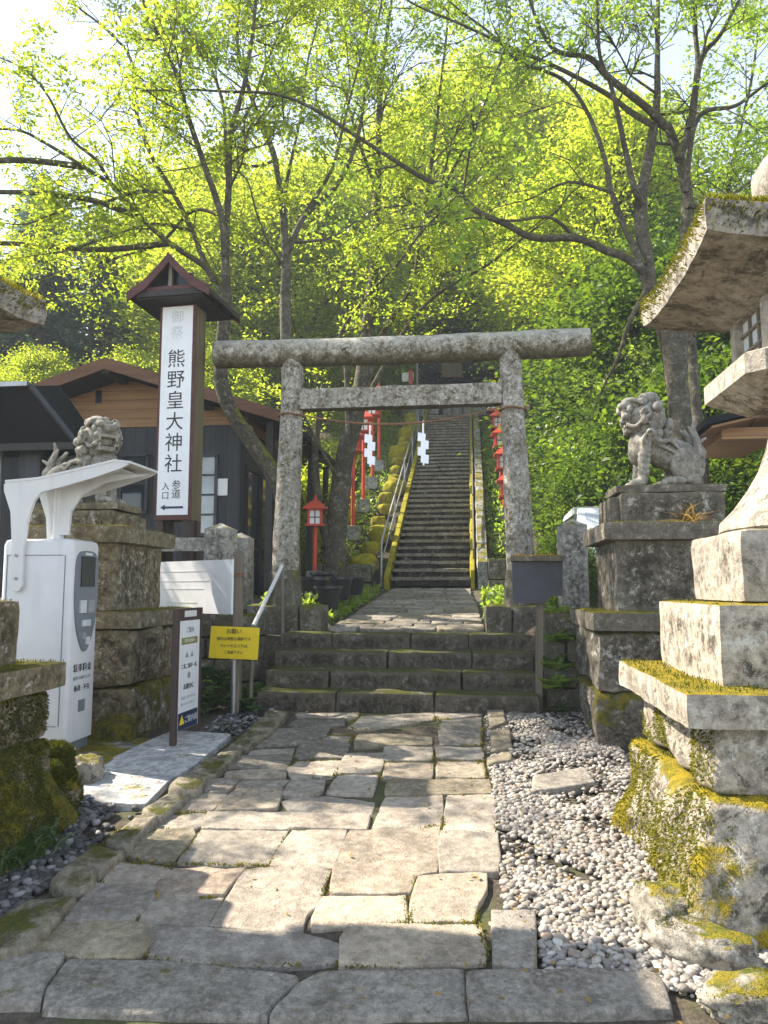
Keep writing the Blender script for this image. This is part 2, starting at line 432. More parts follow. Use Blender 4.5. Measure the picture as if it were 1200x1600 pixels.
M['greyink'] = plain('grey_ink', (.28, .28, .29), .7, var=.1)
M['paleink'] = plain('pale_ink', (.5, .52, .54), .7, var=.1)
M['olive'] = plain('olive_ink', (.2, .2, .05), .6)
M['navy'] = plain('navy_ink', (.02, .03, .07), .5)
M['brownpost'] = wood('brown_post', (.035, .02, .016), (.06, .038, .03))
M['greywood'] = wood('grey_weathered_wood', (.11, .09, .065), (.2, .17, .12))
M['redwood'] = wood('dark_red_wood', (.055, .017, .014), (.095, .032, .027), 0)
M['mossywood'] = wood('mossy_wood', (.075, .06, .03), (.13, .105, .055))
M['brown'] = wood('brown_siding', (.24, .125, .055), (.36, .20, .09), 0, plank=.16)
M['fascia'] = wood('brown_fascia', (.10, .045, .025), (.16, .075, .045), 0)
M['darkwall'] = wood('dark_board_wall', (.03, .032, .038), (.055, .056, .064), 2, plank=.2)
M['darkwood'] = wood('dark_timber', (.018, .016, .015), (.035, .03, .028), 1)
M['roofdark'] = plain('dark_roof_sheet', (.018, .019, .021), .8, var=.2, sc=2, spec=.1)
M['glass'] = plain('dark_window_glass', (.03, .04, .045), .06, var=.3, sc=.8, spec=.6)
M['paleglass'] = plain('pale_window_glass', (.38, .42, .45), .1, var=.2, sc=2, spec=.6)
M['red'] = plain('vermilion_paint', (.50, .055, .025), .5, var=.2, dirt=.2)
M['concrete'] = stone('concrete_footing', (.2, .2, .19), (.28, .28, .26), .3, moss=.4, streak=.4)
M['rope'] = plain('brown_rope', (.2, .10, .05), .9, var=.3, bump=.6, sc=30)
M['car'] = plain('silver_white_car_paint', (.62, .65, .68), .2, var=.02, spec=.6)
M['tyre'] = plain('tyre_rubber', (.02, .02, .02), .8)
M['pebble'] = pebblemat('pale_pebbles', [(0, (.26, .235, .20)), (.25, (.38, .35, .305)), (.45, (.18, .152, .12)), (.62, (.28, .262, .24)), (.8, (.07, .062, .053)), (.9, (.26, .195, .135)), (1, (.48, .45, .41))])
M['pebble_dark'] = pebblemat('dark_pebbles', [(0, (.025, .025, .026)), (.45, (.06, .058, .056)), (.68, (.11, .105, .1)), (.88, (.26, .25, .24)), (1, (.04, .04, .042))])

def groundmat():
    t = NT('ground_soil'); v = t.n('TexCoord').outputs['Object']
    n1 = t.noise(v, 1.4, 6, .65); n2 = t.noise(v, 24, 5, .7)
    c = t.mix(t.ss(n2, .35, .65), (.035, .027, .018), (.095, .075, .05))
    c = t.mix(t.math('MULTIPLY', t.ss(n1, .5, .62), .85), c, (.055, .065, .012))
    bp = t.n('Bump', {'Height': n2, 'Strength': .7, 'Distance': .03})
    return t.done(t.n('BsdfPrincipled', {'Base Color': c, 'Roughness': .95, 'Normal': bp.outputs[0]}).outputs[0])
M['ground'] = groundmat()

# ------------------------------------------------------------------ ground
def sst(a, b, x):
    t = min(1, max(0, (x-a)/(b-a))); return t*t*(3-2*t)
def gz(x, y):
    z = PA+PB*max(y, -1.5)
    if y < 7.25: base = z-(.03 if y < 3.0 else .021 if -2.1 < x < .12 else .04)
    else: base = PA+PB*7.25-.035
    # raised platform beside and behind the lower steps
    side = max(sst(.58, .78, x), sst(-2.35, -2.75, x))
    top = 1.17+.03*max(0, min(6, y-8.3))
    mid = LA+LB*min(max(y, 8.2), 14.3)-.06
    if y > 7.25:
        k = sst(7.75, 8.25, y); ks = sst(7.5, 8.2, y)
        zz = (base*(1-k)+mid*k)*(1-side)+(base*(1-ks)+top*ks)*side
        if y > 8.5:
            s2 = max(sst(.2, .5, x), sst(-1.75, -2.1, x))
            zz = mid*(1-s2)+(top+.02)*s2
        base = zz
    x0 = abs(x+.8)
    y0 = 14.1+(4.6*sst(1.9, 3.6, x0) if x < -.8 else 2.5*sst(2.2, 4.0, x0))
    if y > y0:
        hgt = min(y, 27.3)-y0
        yy = .489*hgt if hgt < 13.2 else .489*hgt
        corr = -.16*(1-sst(.75, .95, x0))*sst(0, .5, hgt)
        base = 1.43+(base-1.43)*(1-sst(0, 3, hgt))+yy+corr
        if y > 31+2*math.sin(x*.2): base += .40*(y-31-2*math.sin(x*.2))
        if y0 > 16 : base += .25*sst(0, 6, hgt)*mnoise.noise(Vector((x*.3, y*.3, 0)))
    return base
xs = sorted(set([round(v, 3) for v in np.concatenate([np.arange(-9, 6, .22), np.arange(-60, -9, 2.5), np.arange(6, 60, 2.5)])]))
ys = sorted(set([round(v, 3) for v in np.concatenate([np.arange(-2, 9, .14), np.arange(9, 34, .35), np.arange(-14, -2, 2), np.arange(34, 130, 4)])]))
V = np.array([(x, y, gz(x, y)+.012*mnoise.noise(Vector((x*3, y*3, 1)))*(0 if -2.3 < x < .3 and y < 7.4 else 1)) for y in ys for x in xs])
nx = len(xs)
F = np.array([(j*nx+i, j*nx+i+1, (j+1)*nx+i+1, (j+1)*nx+i) for j in range(len(ys)-1) for i in range(nx-1)])
tag(link('ground', fast_mesh('ground', V, F4=F, mat=M['ground'], smooth=True)), 'dark soil and moss of the shrine grounds and hillside', 'ground', kind='structure')

# ------------------------------------------------------------------ paved path
def slabs(name, polys, plane, mat, label, th=.06, lift=0.0, amp=.006, edge=.012, grow=.0, dome=.0, inset=.0):
    """each polygon (photo points) becomes a stone with rounded edges and an uneven top"""
    vs = []; fs = []; tn = []
    for pi, poly in enumerate(polys):
        tintc = None
        if poly[0] is None or isinstance(poly[0], str): tintc = poly[0]; poly = poly[1:]
        P = [at(px, py, pl=(plane[0]+lift, plane[1])) if not isinstance(px, float) else Vector((px, py, plane[0]+plane[1]*py+lift)) for px, py in poly]
        n = len(P)
        area = sum(P[i].x*P[(i+1) % n].y-P[(i+1) % n].x*P[i].y for i in range(n))
        if area < 0: P.reverse()
        ce = sum(P, Vector())/n
        ring = []
        for i in range(n):
            a, b = P[i], P[(i+1) % n]; m = max(2, int((b-a).length/.045))
            for k in range(m):
                q = a.lerp(b, k/m)
                if k == 0: q = q.lerp((P[i-1]+b)/2, .012)
                nz = Vector((mnoise.noise(q*9+Vector((pi, 0, 0))), mnoise.noise(q*9+Vector((0, pi, 5))), 0))*.006
                ring.append(q+nz+(q-ce).normalized()*grow)
        m = len(ring); r1 = random.Random(pi*13+5)
        tilt = Vector((r1.uniform(-.02, .02), r1.uniform(-.02, .02), 0)); dz = r1.uniform(-.009, .009)
        rings = []
        size = max((q-ce).length for q in ring)
        for ti, (ins, z) in enumerate(((0, -th), (0, -edge*1.5), (edge*.3, -edge*.5), (edge, -edge*.06), (edge*2.5, .0), ('.3', .0), ('.55', .0), ('.8', .0))):
            rr = []
            for q in ring:
                d = ce-q; L = d.length
                f = float(ins) if isinstance(ins, str) else min(.3, (ins+inset)/max(L, .05))
                p = q+d*f
                z2 = z+dome*(1-((p-ce).length/size)**2)
                u = mnoise.fractal(Vector((p.x*5+pi*3.1, p.y*7, 2)), .8, 2.0, 4)*amp if ti > 0 else 0
                p = p+Vector((0, 0, z2+u+dz+tilt.dot(p-ce)))
                rr.append(p)
            rings.append(rr)
        k0 = len(vs)
        for rr in rings: vs.extend(rr)
        cz = ce+Vector((0, 0, dz+dome)); vs.append(cz)
        R = len(rings)
        for a in range(R-1):
            for k in range(m):
                k2 = (k+1) % m
                fs.append((k0+a*m+k, k0+a*m+k2, k0+(a+1)*m+k2, k0+(a+1)*m+k))
        for k in range(m): fs.append((k0+(R-1)*m+k, k0+(R-1)*m+(k+1) % m, k0+R*m))
        v = r1.uniform(.82, 1.12)
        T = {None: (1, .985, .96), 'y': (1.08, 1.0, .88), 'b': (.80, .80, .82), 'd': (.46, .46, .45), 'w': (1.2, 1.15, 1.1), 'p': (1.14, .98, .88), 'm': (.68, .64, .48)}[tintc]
        tn.extend([(T[0]*v, T[1]*v, T[2]*v, 1)]*(R*m+1))
    me = bpy.data.meshes.new(name); me.from_pydata([tuple(v) for v in vs], [], fs)
    me.materials.append(mat); me.polygons.foreach_set('use_smooth', [True]*len(me.polygons))
    ca = me.color_attributes.new('tint', 'FLOAT_COLOR', 'POINT')
    ca.data.foreach_set('color', np.array(tn, dtype=np.float32).ravel())
    me.update()
    return tag(link(name, me), label, 'path', kind='structure')

PAV = [
 ('m',(95,1440),(240,1447),(235,1470),(222,1485),(200,1495),(100,1490),(42,1487)),
 ('b',(243,1447),(320,1447),(345,1453),(470,1456),(530,1471),(527,1499),(480,1503),(330,1504),(240,1493),(235,1482),(237,1460)),
 ('y',(548,1445),(747,1442),(755,1475),(754,1500),(535,1505),(538,1465)),
 ('b',(150,1384),(239,1393),(236,1405),(199,1443),(190,1445),(104,1438),(116,1424)),
 ('w',(177,1345),(258,1352),(263,1358),(242,1389),(160,1381)),
 ('p',(274,1357),(380,1356),(346,1397),(247,1395),(252,1375)),
 (None,(243,1400),(344,1401),(321,1443),(211,1442)),
 ('w',(386,1360),(435,1355),(516,1361),(503,1382),(494,1410),(478,1424),(472,1450),(332,1443)),
 ('y',(548,1299),(687,1292),(678,1361),(646,1366),(640,1393),(517,1391),(526,1352)),
 ('y',(507,1401),(630,1399),(632,1437),(560,1441),(492,1449),(492,1428)),
 ('y',(656,1369),(758,1367),(757,1390),(742,1412),(740,1436),(643,1437),(648,1400)),
 (None,(691,1301),(776,1305),(777,1362),(688,1361)),
 ('w',(701,1243),(771,1242),(772,1299),(694,1297)),
 ('w',(604,1244),(690,1241),(688,1287),(584,1291)),
 ('w',(458,1298),(540,1299),(519,1356),(424,1351)),
 ('w',(459,1270),(575,1272),(570,1294),(455,1294)),
 (None,(443,1249),(508,1241),(583,1249),(577,1268),(530,1267),(457,1266)),
 (None,(327,1269),(455,1269),(447,1294),(318,1293)),
 (None,(316,1298),(446,1297),(424,1349),(281,1345),(300,1318)),
 ('y',(372,1231),(440,1232),(430,1262),(337,1266),(352,1250)),
 ('w',(303,1240),(354,1241),(331,1264),(280,1266)),
 (None,(262,1270),(323,1269),(318,1286),(300,1294),(241,1292)),
 ('m',(247,1298),(300,1298),(301,1307),(280,1330),(270,1344),(206,1336),(211,1324),(226,1311)),
 (None,(331,1218),(372,1219),(352,1237),(313,1237)),
 (None,(376,1221),(452,1218),(434,1229),(370,1229)),
 ('y',(356,1206),(443,1203),(443,1215),(353,1215)),
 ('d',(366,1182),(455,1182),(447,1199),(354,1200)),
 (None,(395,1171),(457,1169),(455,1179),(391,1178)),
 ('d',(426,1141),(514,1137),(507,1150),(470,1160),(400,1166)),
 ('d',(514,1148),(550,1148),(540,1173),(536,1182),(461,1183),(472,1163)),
 ('w',(463,1188),(536,1186),(518,1212),(459,1216),(451,1201)),
 (None,(457,1219),(506,1221),(502,1235),(470,1244),(443,1242)),
 (None,(541,1179),(599,1178),(593,1206),(529,1208)),
 (None,(529,1212),(589,1210),(580,1240),(512,1237)),
 ('m',(562,1146),(620,1147),(672,1152),(672,1162),(600,1164),(556,1168),(557,1156)),
 (None,(603,1168),(673,1168),(674,1187),(603,1187)),
 ('y',(603,1191),(675,1191),(672,1215),(601,1217)),
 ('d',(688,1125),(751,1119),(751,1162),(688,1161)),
 ('b',(683,1168),(751,1168),(754,1186),(686,1184)),
 ('y',(686,1189),(752,1189),(757,1213),(684,1213)),
 ('m',(607,1219),(762,1218),(766,1238),(605,1239)),
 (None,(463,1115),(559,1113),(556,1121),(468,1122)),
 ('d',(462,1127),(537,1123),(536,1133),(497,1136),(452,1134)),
 (None,(563,1119),(676,1112),(676,1124),(640,1130),(562,1139),(546,1134)),
 (None,(678,1113),(751,1110),(751,1116),(690,1122)),
]
slabs('stone_path', PAV, (PA, PB), M['paver'], 'paved path of worn uneven flagstones leading up to the steps', amp=.009, edge=.006, grow=.019)
PAV2 = [('m',(760,1106),(787,1106),(790,1130),(766,1137)), ('m',(766,1142),(797,1136),(800,1167),(768,1173)), ('m',(760,1184),(800,1173),(800,1188),(763,1193))]
slabs('path_edging', PAV2, (PA, PB), M['paver'], 'row of small edging stones on the right of the upper path', lift=.015, dome=.01)
KER = [('m',(420,1112),(450,1112),(428,1138),(388,1140)), ('m',(386,1142),(425,1142),(388,1165),(357,1165)), ('m',(356,1167),(386,1167),(333,1210),(298,1205)),
 ('y',(291,1208),(326,1212),(312,1235),(292,1239),(265,1226)), (None,(262,1237),(297,1241),(250,1274),(222,1264)), (None,(217,1271),(247,1274),(203,1323),(165,1313)),
 ('p',(146,1319),(195,1326),(155,1360),(116,1344)), ('m',(112,1347),(150,1361),(146,1377),(110,1391),(80,1374)),
 ('m',(50,1402),(120,1398),(82,1440),(45,1475),(0,1486),(-80,1500),(-90,1462),(0,1436))]
slabs('kerb', KER, (PA, PB), M['edge'], 'raised kerb of rounded stones along the left of the path', th=.14, lift=.04, dome=.012, amp=.016, edge=.022, grow=.008)
FRONT = [((-90,1490),(100,1491),(68,1536),(60,1566),(-100,1563)), ((108,1500),(270,1500),(462,1520),(463,1532),(420,1566),(415,1584),(70,1574),(76,1545)),
 ((498,1518),(722,1508),(727,1580),(426,1586),(436,1568),(468,1536)), ((732,1520),(800,1517),(1022,1516),(1037,1540),(1048,1577),(737,1581)), ((1062,1590),(1300,1580),(1310,1640),(1070,1640))]
slabs('front_kerb', [('b',)+tuple(p) for p in FRONT[:4]], (PA, PB), M['kerb'], 'row of four big granite kerb blocks across the near end of the path', th=.22, amp=.006, edge=.011, grow=.012)

def tufts(mask, n, L, mat, name, parent, src, up=.7, wid=.22, label=None):
    """tiny blades standing on the faces of src objects where mask(p, normal) > random"""
    P = []; D = []
    for o in src:
        me = o.data; off = np.array(BASE.get(o.name, Vector()))
        k = len(me.polygons); A = np.empty(k); me.polygons.foreach_get('area', A)
        pick = nr.choice(k, size=n//len(src), p=A/A.sum())
        for i in pick:
            p = me.polygons[i]; vv = [me.vertices[j].co for j in p.vertices]
            a, b = nr.random(), nr.random()
            if len(vv) == 4: q = vv[0].lerp(vv[1], a).lerp(vv[3].lerp(vv[2], a), b)
            else:
                if a+b > 1: a, b = 1-a, 1-b
                q = vv[0]+(vv[1]-vv[0])*a+(vv[2]-vv[0])*b
            q = q+Vector(off); nn = p.normal
            if nr.random() < mask(q, nn): P.append(q); D.append(nn+Vector((0, 0, up)))
    if not P: return None
    P = np.array(P); D = np.array(D)+nr.normal(size=(len(P), 3))*.45
    V, F = leaf_arrays(P, D, nr.uniform(L[0], L[1], len(P)), wid, 0)
    me = fast_mesh(name, V-np.array(BASE[parent.name] if parent else (0, 0, 0)), F4=F, mat=mat)
    o = link(name, me, parent)
    return o

# moss growing in the joints of the path
def joints_moss():
    P = []
    for poly in PAV+KER:
        pp = poly[1:] if (poly[0] is None or isinstance(poly[0], str)) else poly
        n = len(pp)
        for i in range(n):
            a = at(*pp[i], pl=(PA, PB)); b = at(*pp[(i+1) % n], pl=(PA, PB)); c = sum((at(*q, pl=(PA, PB)) for q in pp), Vector())/n
            for k in range(int((b-a).length*480)):
                q = a.lerp(b, nr.random()); q = q+(q-c).normalized()*nr.uniform(.0, .02)
                if mnoise.noise(q*2.3) > .02: P.append(q-Vector((0, 0, .016)))
    P = np.array(P); D = nr.normal(size=(len(P), 3))*.6+np.array([0, 0, 1])
    V, F = leaf_arrays(P, D, nr.uniform(.008, .026, len(P)), .35, 0)
    tag(link('joint_moss', fast_mesh('joint_moss', V, F4=F, mat=M['moss'])), 'yellow green moss growing in the joints between the flagstones', 'moss', kind='stuff')
joints_moss()

# ------------------------------------------------------------------ gravel
def pebbles(name, regions, mat, label, size=(.02, .036), dens=900, seed=3):
    g = np.random.default_rng(seed)
    bm = bmesh.new(); bmesh.ops.create_icosphere(bm, subdivisions=2, radius=1)
    bv = np.array([v.co[:] for v in bm.verts]); bf = np.array([[v.index for v in f.verts] for f in bm.faces]); bm.free()
    VV = []; FF = []; k = 0
    for (x0, x1, y0, y1, ok) in regions:
        n = int((x1-x0)*(y1-y0)*dens)
        for i in range(n):
            x, y = g.uniform(x0, x1), g.uniform(y0, y1)
            if not ok(x, y): continue
            if mnoise.noise(Vector((x*2.2, y*2.2, seed))) < (-.2 if y < 4.8 else .0) and g.random() < .8: continue
            s = g.uniform(*size); e = np.array([s*g.uniform(.9, 1.35), s*g.uniform(.7, 1.0), s*g.uniform(.5, .75)])
            q = Matrix.Rotation(g.uniform(0, 6.28), 3, 'Z') @ Matrix.Rotation(g.normal()*.25, 3, 'X') @ Matrix.Rotation(g.normal()*.25, 3, 'Y')
            b = bv*(1+.12*g.normal(size=(len(bv), 1))*0.3)
            b = np.sign(b)*np.abs(b)**g.uniform(.75, 1.0)
            v = (b*e) @ np.array(q).T+np.array([x, y, PA+PB*y-.03+e[2]*.6+g.uniform(0, .022)])
            VV.append(v); FF.append(bf+k); k += len(bv)
    me = fast_mesh(name, np.concatenate(VV), F3=np.concatenate(FF), mat=mat, smooth=True)
    return tag(link(name, me), label, 'gravel', kind='stuff')
def inside(x, y, P):
    c = False
    for i in range(len(P)):
        a, b = P[i-1], P[i]
        if (a.y > y) != (b.y > y) and x < (b.x-a.x)*(y-a.y)/(b.y-a.y)+a.x: c = not c
    return c
SLABP = [at(px, py, pl=(PA, PB)) for px, py in ((762,1417),(843,1419),(845,1511),(835,1516),(763,1506))]
pebbles('pale_gravel', [(.10, 1.12, 2.92, 7.3, lambda x, y: x > .11+.012*(5-y)*(y < 5) and x < (.88+.02*y if y < 4.7 else 1.12) and not inside(x, y, SLABP)),
                        (.78, 1.9, 2.62, 3.45, lambda x, y: not (y < 2.86 and x < .95))], M['pebble'], 'bed of pale rounded pebbles beside the path on the right', dens=4000, size=(.009, .021))
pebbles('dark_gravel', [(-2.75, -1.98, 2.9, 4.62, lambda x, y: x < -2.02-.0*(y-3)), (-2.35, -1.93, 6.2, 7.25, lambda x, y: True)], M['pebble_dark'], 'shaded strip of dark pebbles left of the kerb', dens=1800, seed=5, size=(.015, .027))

o = slabs('stone_slab', [('b',(767,1421),(838,1423),(840,1508),(833,1512),(768,1502))], (PA, PB), M['kerb'], '', lift=.012)
tag(o, 'rectangular grey paving stone lying in the gravel beside the near kerb', 'paving slab'); o['kind'] = 'thing'
o = slabs('stone_slab', [('b',(832,1212),(915,1200),(932,1222),(830,1237))], (PA, PB), M['kerb'], '', lift=.02)
tag(o, 'small narrow grey stone lying in the gravel farther up by the right stone base', 'paving slab'); o['kind'] = 'thing'
o = slabs('entrance_slab', [((122,1212),(145,1252),(228,1256),(262,1222),(300,1200),(362,1149),(270,1143),(205,1170))], (PA, PB), M['slab'], '', lift=.015, th=.1, amp=.003, edge=.006)
me = o.data; ca = me.color_attributes['tint']
tag(o, 'pale grey concrete slab in front of the white payment kiosk', 'slab'); o['kind'] = 'thing'

# ------------------------------------------------------------------ steps
def lower_steps():
    xl, xr = -2.12, .62
    t = thing('stone_steps', ((xl+xr)/2, 7.18, .27), 'four wide mossy stone steps below the torii gate', 'steps')
    cuts = [[-2.12, -1.33, -.38, .62], [-2.12, -1.45, -.12, .62], [-2.12, -.9, -.02, .62], [-2.12, -1.55, -.68, -.05, .62]]
    for i in range(4):
        m = MB()
        y0 = 7.18+i*.315; y1 = y0+(.42 if i < 3 else .40); zt = .27+.17*(i+1)
        zb = .27+.17*i-(.12 if i == 0 else .02)
        for a, b in zip(cuts[i][:-1], cuts[i][1:]):
            m.block(((a+b)/2, (y0+y1)/2+rng.uniform(-.008, .008), (zt+zb)/2), (b-a-.008, y1-y0, zt-zb), r=.022, cell=.05, amp=.016, fr=3.5, seed=i*3+a)
        m.build('step', M['step'], t, 50)
lower_steps()
def landing():
    polys = []
    y = 8.42; r = random.Random(4)
    while y < 14.15:
        h = r.uniform(.22, .4); x = -1.66 if y < 9 else -1.62+.02*(y-9)
        end = .14-.035*(y-8.4)
        while x < end:
            wd = r.uniform(.3, .75)
            if end-(x+wd) < .2: wd = end-x
            j = lambda: r.uniform(-.012, .012)
            polys.append((r.choice([None, 'd', 'd', 'b', 'm']), (x+.008+j(), y+.008+j()), (x+wd-.008+j(), y+.008+j()), (x+wd-.008+j(), y+h-.008+j()), (x+.008+j(), y+h-.008+j())))
            x += wd
        y += h
    return slabs('landing_path', [(p[0],)+tuple((float(a), float(b)) for a, b in p[1:]) for p in polys], (LA, LB), M['paver'], 'upper paved landing between the low steps and the long stairway', amp=.012)
landing()

def stairway():
    t = thing('stone_stairway', (-.8, 14.2, 1.48), 'long steep dark stone stairway climbing the wooded hill', 'stairway')
    n = 38; r = random.Random(9)
    for i in range(n):
        m = MB(); q = MB(); y0 = 14.15+i*.337; zt = 1.49+.1643*(i+1); x = -1.56
        while x < -.06:
            wd = r.uniform(.45, .85)
            if -.05-(x+wd) < .25: wd = -.05-x
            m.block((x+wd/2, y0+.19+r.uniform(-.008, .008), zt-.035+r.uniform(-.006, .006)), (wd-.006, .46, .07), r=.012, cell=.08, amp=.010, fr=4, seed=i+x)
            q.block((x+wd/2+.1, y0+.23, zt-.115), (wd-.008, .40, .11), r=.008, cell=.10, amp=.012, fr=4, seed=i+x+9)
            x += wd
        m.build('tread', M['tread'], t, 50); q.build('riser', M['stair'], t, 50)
stairway()
def szt(y): return 1.49+.1643*((y-14.15)/.337+.6)

def stair_edge(x, wd, h, mat, label, name='stair_wall'):
    t = MB(); r = random.Random(int(x*100))
    y = 14.1
    while y < 26.8:
        L = r.uniform(.6, 1.0)
        def sh(p, L=L): return Vector((p.x, p.y, p.z+p.y*.4875))
        t.block((x, y+L/2, szt(y+L/2)+h/2-.2), (wd, L-.01, h+.3), r=.03, cell=.12, amp=.02, seed=y, fn=sh); y += L
    return tag(t.build(name, mat, None, 50), label, 'wall')
stair_edge(.19, .2, .42, M['concrete'], 'low sloping stone edge wall on the right of the long stairway')
stair_edge(.0, .09, .26, M['yellow_rock'], 'thin yellow mossy border against the right edge wall of the stairway', 'mossy_border')
stair_edge(-1.64, .12, .14, M['yellow_rock'], 'low mossy border on the left of the long stairway', 'mossy_border')
r = random.Random(21)
for i in range(17):
    y = 14.6+i*.72; x = -2.08+r.uniform(-.1, .1); s = r.uniform(.15, .30)
    m = MB().rock((x, y, szt(y)+.08), (s, s*1.1, s*.95), 3, .22, 1.4, i*3.3, r.uniform(0, 3))
    lab = 'round yellow moss covered boulder in the row left of the stairway'
    tag(m.build('mossy_boulder', M['yellow_rock'], None, 60), lab, 'boulder', 'mossy boulders along the stairway')

def handrail(xa, ya, za, xb, yb, zb, label, npost=6, mat='steel', h=.85):
    t = thing('handrail', (xa, ya, za), label, 'handrail')
    MB().tube([(xa, ya-.02, za+h*.72), (xa, ya+.15, za+h), (xb, yb, zb+h)], .02, 8).build('rail', M[mat], t, 40)
    MB().tube([(xa, ya+.1, za+h*.5), (xb, yb, zb+h*.5)], .016, 6).build('rail', M[mat], t, 40)
    for i in range(npost):
        f = i/(npost-1); p = Vector((xa, ya, za)).lerp(Vector((xb, yb, zb)), f)
        MB().tube([p-Vector((0, 0, .15)), p+Vector((0, 0, h*(.72 if i == 0 else 1)))], .022, 8).build('post', M[mat], t, 40)
handrail(-1.76, 14.3, 1.55, -1.72, 26.6, szt(26.6)-.05, 'long grey metal handrail up the left side of the stairway')
handrail(.03, 14.6, 1.65, .03, 26.4, szt(26.4)+.05, 'thin weathered handrail up the right side of the stairway', 6, 'mossywood', .75)

def step_rail():
    p1 = at(442, 985, Y=8.15); p2 = at(440, 884, Y=8.15); p3 = at(396, 978, Y=7.15); p4 = at(391, 1090, Y=7.15)
    t = thing('step_handrail', p4, 'bent white pipe handrail beside the left end of the low steps', 'handrail')
    MB().tube([p2+Vector((.0, .02, .0)), p3], .021, 10).build('rail', M['whitepipe'], t, 40)
    MB().tube([p3+Vector((0, 0, .01)), p3-Vector((0, 0, .06)), p4-Vector((0, 0, .2))], .02, 10).build('post', M['greywood'], t, 40)
    MB().tube([p2+Vector((0, .02, .01)), p1-Vector((0, 0, .15))], .02, 10).build('post', M['greywood'], t, 40)
step_rail()

# ------------------------------------------------------------------ torii platform walls and gate
def wall_blocks(name, x0, x1, y0, y1, z0, z1, rows, mat, label, cell=.06, mossy=True, mean=.5, seed=1):
    t = MB(); r = random.Random(seed)
    for k in range(rows):
        za, zb = z0+(z1-z0)*k/rows, z0+(z1-z0)*(k+1)/rows; x = x0
        while x < x1-1e-6:
            wd = r.uniform(.7, 1.3)*mean
            if x1-(x+wd) < mean*.45: wd = x1-x
            t.block((x+wd/2, (y0+y1)/2+r.uniform(-.02, .02), (za+zb)/2), (wd-.012, y1-y0, zb-za-.01), r=.03, cell=cell, amp=.025, fr=3, seed=seed+x+k)
            x += wd
    return tag(t.build(name, mat, None, 55), label, 'wall')
wall_blocks('platform_wall', -2.62, -1.72, 8.38, 8.9, .80, 1.25, 1, M['footing'], 'mossy stone platform under the left pillar of the torii', seed=2)
wall_blocks('platform_wall', .13, .86, 8.3, 8.9, .80, 1.25, 1, M['footing'], 'mossy stone platform under the right pillar of the torii', seed=3, mean=.36)
wall_blocks('retaining_wall', .70, 1.05, 7.55, 8.25, .22, 1.2, 4, M['footing'], 'small stack of dark retaining stones left of the right lion base', seed=6, mean=.3)
wall_blocks('retaining_wall', -3.9, -2.3, 7.75, 8.3, .22, 1.15, 4, M['footing'], 'dark mossy retaining wall behind the yellow notice', seed=8, mean=.4)
wall_blocks('stair_foot_wall', .28, 1.3, 14.0, 14.4, 1.2, 2.0, 2, M['footing'], 'rough stone wall at the foot of the stairway on the right', seed=12, mean=.4)
wall_blocks('stair_foot_wall', -3.2, -1.95, 14.2, 14.6, 1.2, 1.9, 2, M['footing'], 'rough mossy wall at the foot of the stairway on the left', seed=13, mean=.4)

def torii():
    t = thing('torii_gate', (-.83, 8.62, 1.25), 'weathered grey stone torii gate with a round log lintel over the steps', 'torii gate')
    yb = 8.62
    for xb, xt in ((-2.215, -2.145), (.555, .465)):
        prof = [(xb, 1.62, .165), (xb+(xt-xb)*.35, 2.5, .15), (xb+(xt-xb)*.7, 3.4, .138), (xt, 4.3, .128)]
        pts = spline([(x, yb, z) for x, z, _ in prof], 8); rad = np.interp([p.z for p in pts], [p[1] for p in prof], [p[2] for p in prof])
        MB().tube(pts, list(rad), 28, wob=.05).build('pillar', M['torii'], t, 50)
        MB().lathe([(.20, -.1), (.21, .05), (.19, .28), (.175, .42), (.155, .45)], (xb, yb, 1.22), 28).build('footing', M['footing'], t, 50)
    a = Vector((-3.12, yb, 4.305)); b = Vector((1.385, yb, 4.285))
    pts = [a.lerp(b, i/30)+Vector((0, 0, .02*(abs(i-15)/15)**2)) for i in range(31)]
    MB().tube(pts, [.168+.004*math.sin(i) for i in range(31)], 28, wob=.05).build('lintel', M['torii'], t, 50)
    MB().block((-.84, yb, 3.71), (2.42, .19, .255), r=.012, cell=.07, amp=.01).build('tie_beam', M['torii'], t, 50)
    return t
torii()
def rope():
    t = thing('shrine_rope', (-.8, 8.45, 3.45), 'thin brown rope tied between the torii pillars', 'rope')
    a = at(470, 648, Y=8.42); b = at(787, 634, Y=8.42)
    pts = []
    for i in range(25):
        f = i/24; p = a.lerp(b, f); p.z -= .16*(1-(2*f-1)**2)
        pts.append(p)
    MB().tube(pts, [.007+.008*math.exp(-((i-10)/6)**2) for i in range(25)], 6).build('strand', M['rope'], t, 50)
    for x, z in ((-2.165, 3.52), (.495, 3.52)):
        ring = [(x+.158*math.cos(k*math.pi/10), 8.62+.158*math.sin(k*math.pi/10), z+.008*math.sin(k)) for k in range(21)]
        MB().tube(ring, .011, 6).build('loop', M['rope'], t, 50)
    return pts
rp = rope()
def shide(px, label):
    y = 8.42
    p = min(rp, key=lambda q: abs((at(px, 655, Y=y)-q).x))
    p = Vector((at(px, 655, Y=y).x, y, p.z)); m = MB()
    z = p.z+.005
    m.box((p.x, y, z-.07), (.02, .003, .16)); z -= .14
    for i in range(4):
        s = 1 if i % 2 else -1
        c = (p.x+s*.018, y-.004*i, z-.045); h = .06
        sk = [(-.048, -h+.02), (.042, -h), (.048, h-.02), (-.042, h)]
        m.add([(c[0]+u, c[1]+d, c[2]+v) for d in (0, .002) for u, v in sk], [(0,1,2,3),(7,6,5,4),(0,4,5,1),(1,5,6,2),(2,6,7,3),(3,7,4,0)])
        z -= .085
    m.box((p.x+.005, y-.012, z-.0), (.022, .002, .07), 0)
    o = m.build('paper_streamer', M['paper'])
    tag(o, label, 'paper streamer', 'paper streamers on the rope')
shide(578, 'white zigzag paper streamer hanging in front of the red lantern posts')
